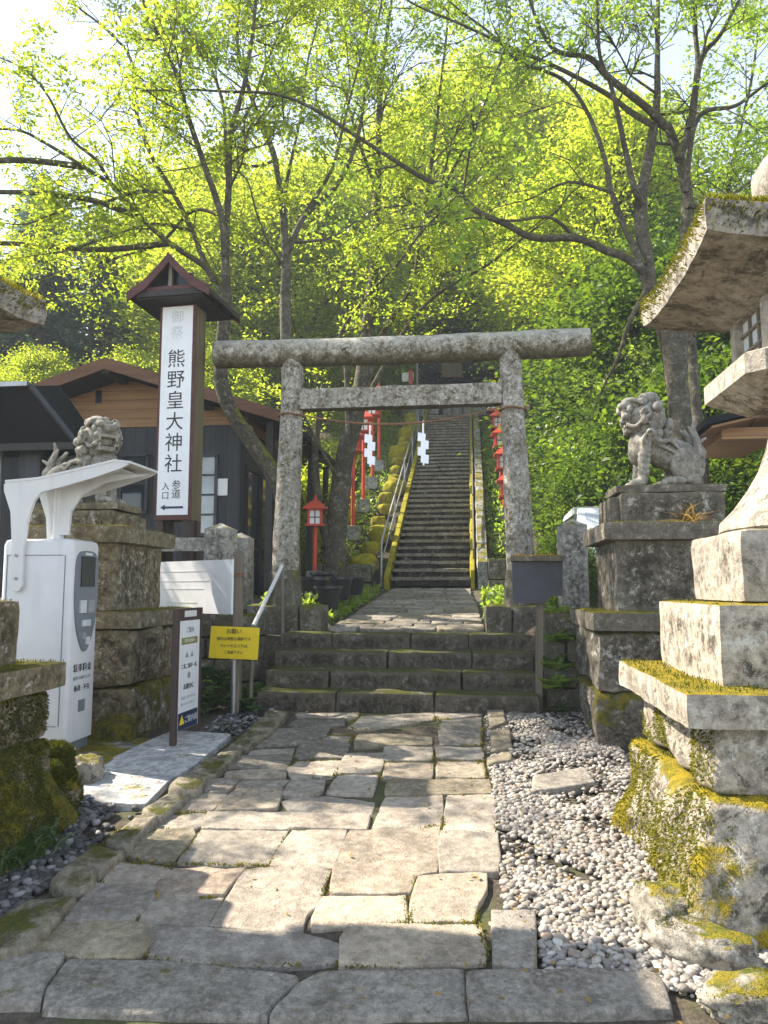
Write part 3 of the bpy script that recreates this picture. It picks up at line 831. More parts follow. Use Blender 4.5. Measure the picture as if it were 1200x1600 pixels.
shide(661, 'white zigzag paper streamer hanging in front of the stairway')

# ------------------------------------------------------------------ big stone lanterns
def roof_mesh(c, s, ze, zin, zt, th=.10, n=14, flare=.10):
    """square curved lantern roof: eave at half size s and height ze, top at zt"""
    m = MB(); c = Vector(c)
    def ringp(k, r, z, fl):
        out = []
        for q in range(4):
            for i in range(n):
                f = -1+2*i/n
                x, y = {0: (f, -1), 1: (1, f), 2: (-f, 1), 3: (-1, -f)}[q]
                cz = fl*abs(f)**3
                out.append(c+Vector((x*r, y*r, z+cz+.012*mnoise.noise(Vector((x*4, y*4, z*3))))))
        return out
    prof = [(.24, zin-.005, 0), (.27, zin, 0), (s*.55, zin+.03, flare*.2), (s*.8, ze-.05, flare*.7), (s*.985, ze-.03, flare), (s, ze+th*.3, flare), (s*.985, ze+th, flare*.95),
            (s*.85, ze+th+.05, flare*.6), (s*.62, ze+th+.13, flare*.25), (s*.42, zt-.04, 0), (s*.36, zt, 0), (.05, zt+.01, 0)]
    N = 4*n; vs = []; fs = []
    for k, (r_, z, fl) in enumerate(prof): vs += ringp(k, r_, z, fl)
    for k in range(len(prof)-1):
        for i in range(N): fs.append((k*N+i, k*N+(i+1) % N, (k+1)*N+(i+1) % N, (k+1)*N+i))
    fs.append(tuple(range(N-1, -1, -1))); fs.append(tuple((len(prof)-1)*N+i for i in range(N)))
    return m.add(vs, fs)

def big_lantern(cx, cy, label, side, mats):
    mb, mu, mr = mats
    t = thing('stone_lantern', (cx, cy, .0), label, 'stone lantern', 'pair of tall stone lanterns')
    seed = cx*3
    def flare(p):
        f = max(0, .29-p.z)/.58
        k = 1+.20*f**1.4+.05*f*mnoise.noise(Vector((p.x*3+seed, p.y*3, p.z*3)))
        return Vector((p.x*k, p.y*k, p.z))
    g0 = PA+PB*cy
    m = MB()
    m.block((cx+.03, cy+.03, .725), (1.46, 1.30, .30), r=.04, cell=.05, amp=.045, fr=3.2, seed=seed+8)
    m.block((cx, cy, (g0-.1+.58)/2), (1.57, 1.38, .58-g0+.1), r=.07, cell=.05, amp=.085, fr=2.2, seed=seed, fn=flare)
    b1 = m.build('base', mb, t, 60)
    c1 = MB().block((cx, cy, .94), (1.66, 1.46, .15), r=.018, cell=.06, amp=.016, fr=4, seed=seed+1).build('base_cap', mb, t, 50)
    b2 = MB().block((cx, cy, 1.19), (1.25, 1.07, .37), r=.014, cell=.06, amp=.008, fr=5, seed=seed+2).build('middle_block', mb, t, 50)
    b3 = MB().block((cx, cy, 1.55), (.95, .79, .345), r=.03, cell=.05, amp=.008, fr=5, seed=seed+3).build('upper_block', mu, t, 50)
    foot = MB().lathe([(.37, 0), (.40, .02), (.395, .07), (.33, .14), (.26, .24), (.205, .34), (.165, .46), (.142, .56), (.145, .63), (.175, .70), (.235, .755), (.25, .76)],
                      (cx, cy, 1.722), 32, .45).build('shaft', mu, t, 60)
    pl = MB().lathe([(.22, 0), (.27, .03), (.36, .085), (.385, .10), (.385, .20), (.365, .212)], (cx, cy, 2.375), 32, 1.0).build('platform', mu, t, 40)
    fb = MB()
    s = .25
    for sx in (-1, 1):
        for sy in (-1, 1): fb.box((cx+sx*(s-.035), cy+sy*(s-.035), 2.755), (.07, .07, .36))
    fb.box((cx, cy, 2.60), (2*s-.008, 2*s-.008, .06)); fb.box((cx, cy, 2.915), (2*s-.008, 2*s-.008, .05))
    fo = fb.build('fire_box', mu, t)
    wn = MB()
    for sx in (-1, 1):
        wn.box((cx+sx*(s-.05), cy, 2.76), (.012, 2*s-.14, .26)); wn.box((cx, cy+sx*(s-.05), 2.76), (2*s-.14, .012, .26))
    wn.build('window_pane', M['paleink'], fo)
    la = MB()
    for sx in (-1, 1):
        for k in (-.06, .06): la.box((cx+sx*(s-.036), cy+k, 2.76), (.016, .014, .26)); la.box((cx+k, cy+sx*(s-.036), 2.76), (.014, .016, .26))
        for k in (-.05, .05): la.box((cx+sx*(s-.034), cy, 2.76+k), (.014, 2*s-.14, .014)); la.box((cx, cy+sx*(s-.034), 2.76+k), (2*s-.14, .014, .014))
    la.build('lattice', M['greywood'], fo)
    rf = roof_mesh((cx, cy, 0), .64, 3.03, 2.90, 3.38, .125, 14, .06).build('roof', mr, t, 50)
    fi = MB().lathe([(.14, 0), (.2, .02), (.22, .06), (.19, .11), (.12, .13), (.15, .17), (.18, .24), (.18, .32), (.13, .40), (.06, .46), (.01, .50)], (cx, cy, 3.33), 24).build('finial', mu, t, 60)
    # living moss
    edge = .61
    tufts(lambda p, n: (.95 if n.z > .1 else .25 if n.z > -.15 and max(abs(p.x-cx), abs(p.y-cy)) > edge else 0)*(1 if p.z > 3.02 else .4), 26000, (.012, .035), M['moss'], 'moss', rf, [rf], .5, .3)
    tufts(lambda p, n: (1.0 if n.z > .6 else 0)*max(0, min(1, .8+1.5*mnoise.noise(p*3.5))), 16000, (.008, .024), M['moss'], 'moss', c1, [c1], .6, .35)
    tufts(lambda p, n: (1.0 if n.z > .6 else 0)*max(0, min(1, .5+2*mnoise.noise(p*4))), 7000, (.006, .018), M['moss'], 'moss', b2, [b2], .6, .35)
    tufts(lambda p, n: max(0, min(1, (.78-1.35*p.z+(.42 if n.x*(1 if cx > 0 else -1) < -.4 else -.55 if n.y < -.5 else 0)+1.5*mnoise.noise(Vector((p.x*3+9, p.y*3, p.z*1.3))))*3))*(1 if n.z > -.3 else 0), 150000, (.008, .024), M['moss'] if side > 0 else M['moss_green'], 'moss', b1, [b1], -.8, .4)
    return t
LR = big_lantern(1.70, 3.97, 'tall stone lantern on a stepped mossy base on the right by the pebbles', 1, (M['lantern'], M['lantern_up'], M['lantern_roof']))
LL = big_lantern(-3.23, 3.50, 'mossy stone lantern at the left edge beside the white payment kiosk', -1, (M['old_left'], M['old_left'], M['lantern_roof']))

# ------------------------------------------------------------------ lion statues on their bases
def lion_base(cx, cy, label, mat, z0, seed):
    t = thing('lion_pedestal', (cx, cy, z0), label, 'stone pedestal', 'pair of lion pedestals')
    def flare(p):
        f = max(0, -p.z)/.45
        k = 1+.10*f*f+.06*f*mnoise.noise(Vector((p.x*3+seed, p.y*3, p.z*4)))
        return Vector((p.x*k, p.y*k, p.z))
    m = MB(); r = random.Random(seed)
    # rough courses of big stones
    zz = [z0-.15, .62, 1.095]
    for k in range(2):
        h = zz[k+1]-zz[k]; s = .70-.018*k
        for j, (dx, dy, lx, ly) in enumerate(((-.33, -.3, .78, .82), (.36, -.3, .70, .82), (-.3, .36, .80, .7), (.38, .36, .66, .7))):
            m.block((cx+dx*s/.7, cy+dy*s/.7, (zz[k]+zz[k+1])/2), (lx*s/.7-.01, ly*s/.7-.01, h-.006), r=.04, cell=.06, amp=.055, fr=2.4, seed=seed+k*5+j, fn=None if k > 0 else flare)
    m.build('base', mat, t, 55)
    c2 = MB()
    for dx, lx in ((-.36, .74), (.37, .72)): c2.block((cx+dx, cy, 1.175), (lx, 1.46, .15), r=.02, cell=.07, amp=.014, fr=4, seed=seed+dx)
    c2 = c2.build('base_cap', mat, t, 50)
    dw = .98 if cx > 0 else .82
    MB().block((cx, cy, 1.545), (dw, .98, .60), r=.014, cell=.07, amp=.008, fr=5, seed=seed+4).build('dado', mat, t, 50)
    c1 = MB().block((cx, cy, 1.915), (dw+.22, 1.20, .155), r=.025, cell=.07, amp=.014, fr=4, seed=seed+5).build('upper_cap', mat, t, 50)
    tufts(lambda p, n: (1 if n.z > .6 else 0)*max(0, min(1, .5+2*mnoise.noise(p*3))), 9000, (.008, .025), M['moss'], 'moss', c2, [c2], .6, .3)
    tufts(lambda p, n: (1 if n.z > .6 else 0)*max(0, min(1, .4+2*mnoise.noise(p*3))), 6000, (.008, .025), M['moss'], 'moss', c1, [c1], .6, .3)
    return t
lion_base(1.68, 6.86, 'stepped stone pedestal carrying the lion that stands right of the steps', M['old'], .24, 31)
lion_base(-3.53, 6.67, 'mossy stepped stone pedestal carrying the lion behind the payment kiosk', M['old_left'], .22, 47)

def remesh(mb, vox, smooth=1):
    me = bpy.data.meshes.new('tmp'); me.from_pydata([tuple(v) for v in mb.v], [], mb.f)
    o = bpy.data.objects.new('tmp', me); COL.objects.link(o)
    md = o.modifiers.new('r', 'REMESH'); md.mode = 'VOXEL'; md.voxel_size = vox; md.use_smooth_shade = True
    if smooth:
        ms = o.modifiers.new('s', 'SMOOTH'); ms.factor = .5; ms.iterations = smooth
    dg = bpy.context.evaluated_depsgraph_get(); dg.update()
    out = bpy.data.meshes.new_from_object(o.evaluated_get(dg))
    bpy.data.objects.remove(o)
    return out

def lion(loc, face, turn, label):
    """guardian lion sitting: local x forward, z up; face=+1 looks to +X"""
    m = MB(); r = random.Random(5+int(face))
    def B(x, y, z, a, b=None, c=None): m.ball((x, y, z), (a, b or a, c or a), 3)
    def cap(p, q, r0, r1, k=6):
        for i in range(k+1):
            f = i/k; v = Vector(p).lerp(Vector(q), f); rr = r0+(r1-r0)*f; m.ball(v, rr, 2)
    def curve(pts, r0, r1, k=5):
        P = spline(pts, k)
        m.tube(P, [r0+(r1-r0)*i/(len(P)-1) for i in range(len(P))], 8)
        m.ball(P[-1], max(r1, .012), 1)
    # trunk, chest, haunches
    cap((.15, 0, .40), (-.2, 0, .26), .145, .165); B(.22, 0, .37, .125, .135, .17); B(.26, 0, .33, .09, .11, .12)
    for s in (-1, 1):
        B(-.20, s*.13, .20, .155, .075, .175); B(-.07, s*.16, .045, .13, .055, .045); B(-.26, s*.14, .06, .09, .06, .06)
        cap((.19, s*.10, .40), (.235, s*.11, .07), .075, .058); B(.28, s*.115, .04, .09, .062, .042)
        for k in (-1, 0, 1): B(.345, s*.115+k*.035, .03, .028, .02, .028); B(.035, s*.16+k*.03, .03, .028, .018, .026)
        for k in range(6): B(.165+.006*k, s*.15, .38-.05*k, .022, .022, .026)     # leg curls
        curve([(.12, s*.14, .45), (.05, s*.17, .40), (-.05, s*.16, .40), (-.12, s*.17, .34)], .03, .012)
        curve([(.10, s*.13, .40), (.0, s*.165, .34), (-.08, s*.165, .30)], .026, .01)
    # tail of flames
    for (x, y, z, h, b) in ((-.33, 0, .26, .36, -.02), (-.30, .06, .26, .28, .04), (-.30, -.06, .26, .28, .04), (-.36, .04, .22, .22, -.08), (-.36, -.04, .22, .22, -.08), (-.26, 0, .3, .22, .06)):
        curve([(x, y, z), (x-.04, y*1.2, z+h*.4), (x-.0, y*1.3, z+h*.75), (x+b, y*1.2, z+h)], .055, .012)
    for (x, y, z) in ((-.36, .08, .2), (-.36, -.08, .2), (-.38, 0, .16), (-.33, .11, .12), (-.33, -.11, .12), (-.34, .09, .30), (-.34, -.09, .30)): B(x, y, z, .055)
    # head, turned about the neck
    mh = MB(); m0 = m; m = mh
    def K(x, y, z, dx, dy, dz, r_=.02): m.block((x, y, z), (dx, dy, dz), r=r_, cell=.02, amp=.0)
    B(0, 0, .0, .165, .155, .16); B(.09, 0, .02, .10, .125, .11)
    K(.155, 0, .115, .16, .21, .055); K(.17, 0, .055, .15, .19, .075, .03); K(.15, 0, -.095, .14, .16, .045)      # brow, upper jaw, lower jaw
    B(.25, 0, .075, .035, .06, .035); K(.20, 0, .008, .09, .20, .028, .012)
    for s in (-1, 1):
        B(.235, s*.065, .105, .045, .04, .03); B(.17, s*.10, .075, .028); B(.20, s*.085, .02, .05, .028, .028)
        for k in range(5): B(.235-.032*k, s*.075, -.018, .013, .011, .022); B(.215-.03*k, s*.068, -.062, .012, .01, .018)
        B(.03, s*.15, .02, .055, .03, .055)
        P_ = [(.03+.045*math.cos(q)*(1-q/14), s*.178, .02+.045*math.sin(q)*(1-q/14)) for q in np.linspace(0, 9, 22)]; m.tube(P_, .013, 6)
        curve([(.20, s*.09, -.05), (.13, s*.125, -.075), (.06, s*.14, -.04), (.0, s*.155, -.06)], .02, .012)
        curve([(.23, s*.05, .14), (.15, s*.11, .15), (.06, s*.14, .11)], .024, .014)
    for k in range(70):                                            # curled mane
        a = r.uniform(0, 6.28); e = r.uniform(-1.1, 1.4)
        d = Vector((math.cos(a)*math.cos(e), math.sin(a)*math.cos(e), math.sin(e)))
        if d.x > .35: continue
        p = Vector((d.x*.185-.01, d.y*.18, d.z*.20-.02)); rr = r.uniform(.034, .046)
        m.ball(p, rr, 2)
        if k % 3 == 0:
            t1 = d.orthogonal().normalized(); t2 = d.cross(t1)
            m.tube([p+d*rr*.7+t1*.03*math.cos(q)*(.3+q/9)+t2*.03*math.sin(q)*(.3+q/9) for q in np.linspace(0, 7, 14)], .011, 5)
    for k in range(9):                                              # beard locks on the chest
        y = -.13+.0325*k
        curve([(.02, y, -.13), (.07, y*1.1, -.20), (.06+.02*(k % 2), y*1.15, -.27)], .028, .010, 4)
    m = m0
    R = Matrix.Rotation(turn, 4, 'Z'); c = Vector((.135, 0, .63))
    m.add([R @ (Vector(v)*1.12)+c for v in mh.v], mh.f)
    B(.13, 0, .54, .14, .15, .14)
    me = remesh(m, .008, 1); me.name = 'lion_statue'
    me.materials.append(M['lion'])
    t = thing('lion_statue', loc, label, 'lion statue', 'pair of guardian lions')
    b = link('body', me, t); b.scale = (.84, .95, 1.0) if face < 0 else (.95, .95, 1.0); b.rotation_euler = (0, 0, 0 if face > 0 else math.pi)
    pl = MB(); x, y, z = loc
    pl.block((x, y, z-.03), (.92, .52, .07), r=.015, cell=.06, amp=.006, seed=x); 
    pl.block((x, y, z-.205), (.86, .62, .28), r=.03, cell=.06, amp=.012, seed=x+2)
    for k in range(3): pl.block((x+face*(.475), y-.2+.2*k, z-.22), (.10, .13, .24), r=.03, cell=.05, amp=.012, seed=k)
    pl.build('plinth', M['old'] if face < 0 else M['old_left'], t, 50)
    return t
lion((1.70, 6.80, 2.33), -1, -.12, 'grey stone guardian lion facing left on the pedestal right of the steps')
lion((-3.70, 6.67, 2.23), 1, -.75, 'pale stone guardian lion with curly mane facing right behind the kiosk canopy')

# ------------------------------------------------------------------ fence posts and rails
def fence_post(px, py_top, Y, wd, zb, label):
    p = at(px, py_top, Y=Y); x, z = p.x, p.z; h = wd/2
    m = MB().block((x, Y, (zb+z-.07)/2), (wd, wd, z-.07-zb), r=.012, cell=.06, amp=.006)
    cp = MB(); zc = z-.075
    cp.add([(x-h, Y-h, zc), (x+h, Y-h, zc), (x+h, Y+h, zc), (x-h, Y+h, zc), (x, Y, z)], [(0,1,4),(1,2,4),(2,3,4),(3,0,4),(3,2,1,0)])
    t = thing('fence_post', (x, Y, zb), label, 'fence post', 'pointed stone fence posts')
    m.build('shaft', M['post'], t, 50); cp.build('cap', M['post'], t)
    return x
fence_post(346, 817, 7.95, .29, 1.0, 'pointed stone fence post behind the white board, nearer of the left pair')
fence_post(377, 832, 8.75, .26, 1.0, 'pointed stone fence post just behind the other one left of the torii')
fence_post(893, 811, 8.15, .29, 1.1, 'pointed stone fence post beside the dark sign on the right')
def rail(a, b, zs, label, wd=.14):
    m = MB()
    for z in zs:
        p = Vector((a[0], a[1], z)); q = Vector((b[0], b[1], z)); d = (q-p)
        m.block((p+q)/2, (d.length, wd, .16), r=.015, cell=.09, amp=.008, rz=math.atan2(d.y, d.x))
    return tag(m.build('fence_rail', M['post'], None, 50), label, 'fence rail')
xp = at(346, 817, Y=7.95).x
rail((xp-.16, 8.0), (-5.4, 8.1), (1.93, 1.45), 'mossy stone fence rails running left behind the pedestal')
rail((1.43, 8.2), (3.9, 8.6), (1.82, 1.45), 'low stone fence rail behind the right lion pedestal')

# ------------------------------------------------------------------ parking payment kiosk
def text_mesh(s, size, mat, name, parent, loc, rot, extr=.0015, align='CENTER'):
    cu = bpy.data.curves.new('txt', 'FONT'); cu.body = s; cu.size = size; cu.extrude = extr
    cu.align_x = align; cu.align_y = 'CENTER'; cu.space_line = .95
    o = bpy.data.objects.new('txt', cu); COL.objects.link(o)
    dg = bpy.context.evaluated_depsgraph_get(); dg.update()
    me = bpy.data.meshes.new_from_object(o.evaluated_get(dg)); bpy.data.objects.remove(o)
    me.name = name; me.materials.clear(); me.materials.append(mat)
    t = link(name, me, parent)
    t.location = Vector(loc)-BASE.get(parent.name, Vector()); t.rotation_euler = rot
    return t

def rounded(poly, r, k=4):
    out = []; n = len(poly)
    for i in range(n):
        a, b, c = Vector(poly[i-1]), Vector(poly[i]), Vector(poly[(i+1) % n])
        rr = min(r, (a-b).length*.45, (c-b).length*.45)
        p = b+(a-b).normalized()*rr; q = b+(c-b).normalized()*rr
        for j in range(k+1):
            f = j/k; out.append(tuple(p.lerp(b, f).lerp(b.lerp(q, f), f)))
    return out

def kiosk():
    x0, x1, y0, y1, zb, zt = -3.66, -3.07, 5.40, 5.82, .16, 1.83
    t = thing('payment_kiosk', ((x0+x1)/2, (y0+y1)/2, zb), 'white parking payment kiosk with a curved canopy beside the left lantern', 'payment kiosk')
    sec = rounded([(x0, y0), (x1, y0), (x1, y1), (x0, y1)], .045)
    m = MB(); n = len(sec); vs = []; fs = []
    prof = [(zb+.11, 0), (zt-.05, 0), (zt-.015, .01), (zt, .04)]
    cx, cy = (x0+x1)/2, (y0+y1)/2
    for z, ins in prof:
        for x, y in sec:
            f = 1-ins/.25; zz = z+(.035*((x-x0)/(x1-x0)) if z > 1 else 0)*0
            vs.append((cx+(x-cx)*f, cy+(y-cy)*f, zz))
    for k in range(len(prof)-1):
        for i in range(n): fs.append((k*n+i, k*n+(i+1) % n, (k+1)*n+(i+1) % n, (k+1)*n+i))
    fs.append(tuple(range(n-1, -1, -1))); fs.append(tuple((len(prof)-1)*n+i for i in range(n)))
    body = m.add(vs, fs).build('body', M['white'], t, 40)
    MB().box((cx-.01, cy, zb+.03), (x1-x0-.05, y1-y0-.04, .22)).build('plinth', M['kiosk_grey'], t)
    # grey shield panel on the face towards the path
    yc = (y0+y1)/2
    sh = rounded([(yc-.165, 1.74), (yc+.165, 1.74), (yc+.175, 1.35), (yc+.13, 1.1), (yc, .90), (yc-.13, 1.1), (yc-.175, 1.35)], .12, 5)
    pn = MB().prism(sh, 'x', x1-.01, x1+.014).build('panel', M['kiosk_grey'], t, 30)
    MB().box((x1+.017, yc, 1.575), (.01, .21, .24)).build('screen', M['black'], pn)
    MB().box((x1+.017, yc, 1.715), (.01, .10, .02)).build('badge', M['white'], pn)
    for k, (dy, z, wv, hh) in enumerate(((-.06, 1.30, .09, .10), (.06, 1.30, .09, .10), (0, 1.17, .12, .05), (-.03, 1.07, .04, .05), (.03, 1.03, .05, .06))):
        MB().box((x1+.018, yc+dy, z), (.014, wv, hh)).build('button', M['greyink' if k % 2 else 'paleink'], pn)
    R = (math.pi/2, 0, math.pi/2)
    text_mesh('駐車料金', .068, M['ink'], 'lettering', t, (x1+.002, yc, .82), R)
    text_mesh('精算をお願いします', .03, M['greyink'], 'lettering', t, (x1+.002, yc, .745), R)
    text_mesh('係員 : 不在', .05, M['ink'], 'lettering', t, (x1+.002, yc, .665), R)
    MB().box((x1+.004, yc-.0, .53), (.008, .09, .09)).build('ticket_slot', M['kiosk_grey'], t)
    for z in (1.70, .40): MB().box(((x0+x1)/2-.02, y0-.0015, z), (x1-x0-.12, .004, .006)).build('seam', M['kiosk_grey'], t)
    for x in (x0+.05, x1-.06): MB().box((x, y0-.0015, 1.05), (.006, .004, 1.30)).build('seam', M['kiosk_grey'], t)
    MB().tube([(x0+.12, y0+.004, 1.12), (x0+.12, y0-.008, 1.12)], .018, 12).build('lock', M['steel'], t, 40)
    for px_, py_ in ((20.5, 868), (20, 904)):
        q = at(px_+5, py_, Y=5.368); MB().tube([q, q-Vector((0, .008, 0))], .012, 8).build('screw', M['greyink'], t, 40)
    # canopy: two curved side plates and a thin roof between them
    def plate(px_pts, Y, name, th=.03):
        P = [at(px, py, Y=Y) for px, py in px_pts]
        return MB().prism([(p.x, p.z) for p in P], 'y', Y-th/2, Y+th/2).build(name, M['white'], t, 30)
    near = [(18,915),(22,924),(30,924),(36,915),(38,860),(45,810),(55,782),(66,769),(105,759),(150,746),(190,732),(203,725),(180,719.5),(60,748),(14,752),(8,757),(8,768),(18,800),(20,850)]
    YN = 5.385
    plate(near, YN, 'canopy_arm')
    P = [at(px, py, Y=YN) for px, py in near]
    off = Vector((0, .0, 0)); YF = 5.84
    MB().prism([(p.x+.02, p.z) for p in P], 'y', YF-.015, YF+.015).build('canopy_arm', M['white'], t, 30)
    top = [at(px, py, Y=YN) for px, py in ((10,753),(60,748.5),(120,735),(180,720.5),(206,723.5))]
    m = MB(); k = len(top)
    vs = []
    for y in (YN-.02, YF+.02):
        for p in top: vs.append((p.x, y, p.z+.012))
        for p in top: vs.append((p.x, y, p.z-.006))
    fs = []
    for i in range(k-1):
        fs += [(i, i+1, 2*k+i+1, 2*k+i), (k+i, 3*k+i, 3*k+i+1, k+i+1), (i, k+i, k+i+1, i+1), (2*k+i, 2*k+i+1, 3*k+i+1, 3*k+i)]
    fs += [(0, 2*k, 3*k, k), (k-1, 2*k-1, 4*k-1, 3*k-1)]
    m.add(vs, fs).build('canopy_roof', M['white'], t, 35)
    # soffit panels with clips
    for a, b in ((1, 2), (2, 3)):
        pa = top[a]; pb = top[int(b)] if b < 4.5 else top[4].lerp(top[5], .6)
        MB().bar((pa.x+.03, (YN+YF)/2, pa.z-.035), (pb.x-.03, (YN+YF)/2, pb.z-.035), .40, .012).build('soffit_panel', M['white_board'], t)
        MB().box((pb.x-.02, YN+.05, pb.z-.05), (.03, .03, .05)).build('clip', M['white'], t)
    bx = at(90, 800, Y=5.6)
    MB().tube([(bx.x, 5.62, 1.82), (bx.x, 5.62, 2.28)], .045, 14).build('canopy_post', M['white'], t, 40)
    q = [at(px, py, Y=5.6) for px, py in ((108,836),(112,800),(128,775),(165,755),(235,742),(165,742),(100,748),(92,752),(84,752),(70,745),(78,790),(80,836))]
    MB().prism([(p.x, p.z) for p in q], 'y', 5.585, 5.61).build('canopy_bracket', M['white'], t, 30)
kiosk()
MB_ = MB().block((-3.2, 5.66, .13), (1.1, .95, .12), r=.02, cell=.08, amp=.008)
tag(MB_.build('kiosk_base', M['concrete'], None, 50), 'low concrete base under the white payment kiosk', 'concrete base')

# ------------------------------------------------------------------ signs
def brown_stand():
    a = Vector((-2.36, 5.74, .19)); b = Vector((-2.335, 6.17, .21)); zt = 1.28
    t = thing('information_stand', ((a+b)/2), 'slim brown framed information stand with white panel on the pale slab', 'information sign')
    for p in (a, b): MB().bar((p.x, p.y, p.z-.02), (p.x, p.y, zt), .045).build('post', M['brownpost'], t)
    ang = math.atan2(b.y-a.y, b.x-a.x); mid = (a+b)/2; L = (b-a).length-.045
    MB().box((mid.x, mid.y, 1.23), (L, .04, .10), ang).build('header', M['brownpost'], t)
    n = Vector((math.sin(ang), -math.cos(ang), 0))
    d = Vector((math.cos(ang), math.sin(ang), 0))
    MB().box((mid.x+n.x*.01, mid.y+n.y*.01, .745), (L+.03, .016, .87), ang).build('panel', M['white_board'], t)
    f = mid+n*.0195
    def strip(u, z, wv, h, mat, nm='print'):
        MB().box((f.x+d.x*u, f.y+d.y*u, z), (wv, .003, h), ang).build(nm, M[mat], t)
    MB().box((mid.x+n.x*.022, mid.y+n.y*.022, 1.235), (.22, .006, .05), ang).build('plate', M['white'], t)
    strip(0, 1.015, .30, .055, 'olive')
    strip(0, .38, .36, .135, 'navy')
    R = (math.pi/2, 0, ang)
    def tx(s, sz, mat, u, z, pr=.002): text_mesh(s, sz, M[mat], 'lettering', t, f+d*u+n*pr+Vector((0, 0, z-f.z)), R, .001)
    tx('ご案内', .05, 'greyink', 0, 1.10); tx('参拝の皆様へ', .034, 'white', 0, 1.015, .004)
    tx('▲  ▲', .06, 'greyink', 0, .90); tx('二礼二拍手一礼', .042, 'ink', 0, .81)
    tx('●', .07, 'greyink', 0, .73); tx('お静かに', .05, 'ink', 0, .645); tx('静粛にお参り下さい', .03, 'paleink', 0, .56); tx('境内での飲食はご遠慮下さい', .022, 'paleink', 0, .51)
    tx('▲', .10, 'yellow', -.12, .385, .004); tx('ご案内図', .06, 'paleink', .05, .38, .004)
brown_stand()

def white_board():
    pb = at(369, 1112, pl=(PA, PB)); x = pb.x; y = pb.y
    t = thing('notice_board', (x, y, pb.z), 'blank white board fixed at an angle to a brown post', 'notice board')
    zt = at(369, 862, Y=y).z
    MB().bar((x, y, pb.z-.15), (x, y, zt), .075).build('post', M['greywood'], t)
    r1 = at(362, 874, Y=y-.06); r0 = at(365, 960, Y=y-.06); w_ = 1.0; dirv = Vector((-.84, .54, 0)).normalized()
    l1 = r1+dirv*1.6; l0 = r0+dirv*1.6
    zc = (r1.z+r0.z)/2; mid = (r1+l0)/2; mid.z = zc
    ang = math.atan2(-dirv.y, -dirv.x)
    MB().box((mid.x, mid.y, zc), (1.6, .022, r1.z-r0.z), ang).build('board', M['white_board'], t)
    n = Vector((math.sin(ang), -math.cos(ang), 0))
    for z, wv in ((.16, .8), (.06, .9), (-.02, .7), (-.16, .5)):
        c = mid+n*.0125; MB().box((c.x, c.y, zc+z), (wv, .002, .012), ang).build('faded_line', M['paleink'] if False else M['white'], t)
    MB().tube([(x+.05*math.cos(k*.6), y+.05*math.sin(k*.6), zt-.25+.002*k) for k in range(22)], .006, 5).build('binding', M['rope'], t)
white_board()

def yellow_sign():
    y = 6.98; p = at(365, 1112, Y=y)
    t = thing('yellow_notice', p, 'yellow notice board with dark writing on a metal pole', 'notice sign')
    MB().tube([p-Vector((0, 0, .15)), at(366, 990, Y=y)], .027, 10).build('pole', M['steel'], t, 40)
    q = [at(330, 978, Y=6.94), at(405, 981, Y=6.86), at(402, 1031, Y=6.86), at(326, 1028, Y=6.94)]
    nn = (q[1]-q[0]).cross(q[3]-q[0]).normalized()
    m = MB().add([v for v in q]+[v-nn*.012*(1 if nn.y < 0 else -1) for v in q], [(0,1,2,3),(7,6,5,4),(0,4,5,1),(1,5,6,2),(2,6,7,3),(3,7,4,0)])
    m.build('board', M['yellow'], t)
    c = sum(q, Vector())/4; d = (q[1]-q[0]).normalized(); ang = math.atan2(d.y, d.x); n = Vector((math.sin(ang), -math.cos(ang), 0))*.004
    for s, sz, dz, mt in (('お願い', .055, .105, 'ink'), ('境内は神聖な場所です', .036, .035, 'ink'), ('ペットの立入りは', .036, -.03, 'ink'), ('ご遠慮下さい', .034, -.09, 'ink')):
        text_mesh(s, sz, M[mt], 'lettering', t, c+n+Vector((0, 0, dz)), (math.pi/2, 0, ang), .0008)
yellow_sign()

def dark_sign():
    y = 7.42; p = at(841, 1104, Y=y)
    t = thing('dark_sign', p, 'dark blank metal sign box with leaf litter on its top on a wooden post', 'sign')
    MB().bar(p-Vector((0, 0, .15)), at(843, 930, Y=y), .065).build('post', M['greywood'], t)
    a = at(800, 878, Y=y-.05); b = at(880, 942, Y=y-.05)
    x0, x1 = a.x, b.x; z1, z0 = a.z, b.z
    m = MB().prism([(x0, z1), (x0, z0), (x1-.17, z0), (x1-.13, z0+.06), (x1-.01, z0+.07), (x1, z1)], 'y', y-.10, y-.04); m.build('box', M['darkmetal'], t)
    MB().prism([(x0-.015, z1+.05), (x0-.012, z1+.005), (x1+.01, z1+.005), (x1+.02, z1+.055)], 'y', y-.16, y+.10).build('hood', M['footing'], t)
    P = nr.uniform((x0, y-.15, z1+.055), (x1, y+.08, z1+.065), (90, 3))
    V, F = leaf_arrays(P, nr.normal(size=(90, 3))*np.array([1, 1, .3]), nr.uniform(.03, .06, 90), .5, 1)
    link('leaf_litter', fast_mesh('leaf_litter', V-np.array(BASE[t.name]), F4=F, mat=M['dry_grass']), t)
    MB().tube([at(868, 880, Y=8.0)-Vector((0, 0, .1)), at(868, 832, Y=8.0)], .012, 6)
dark_sign()

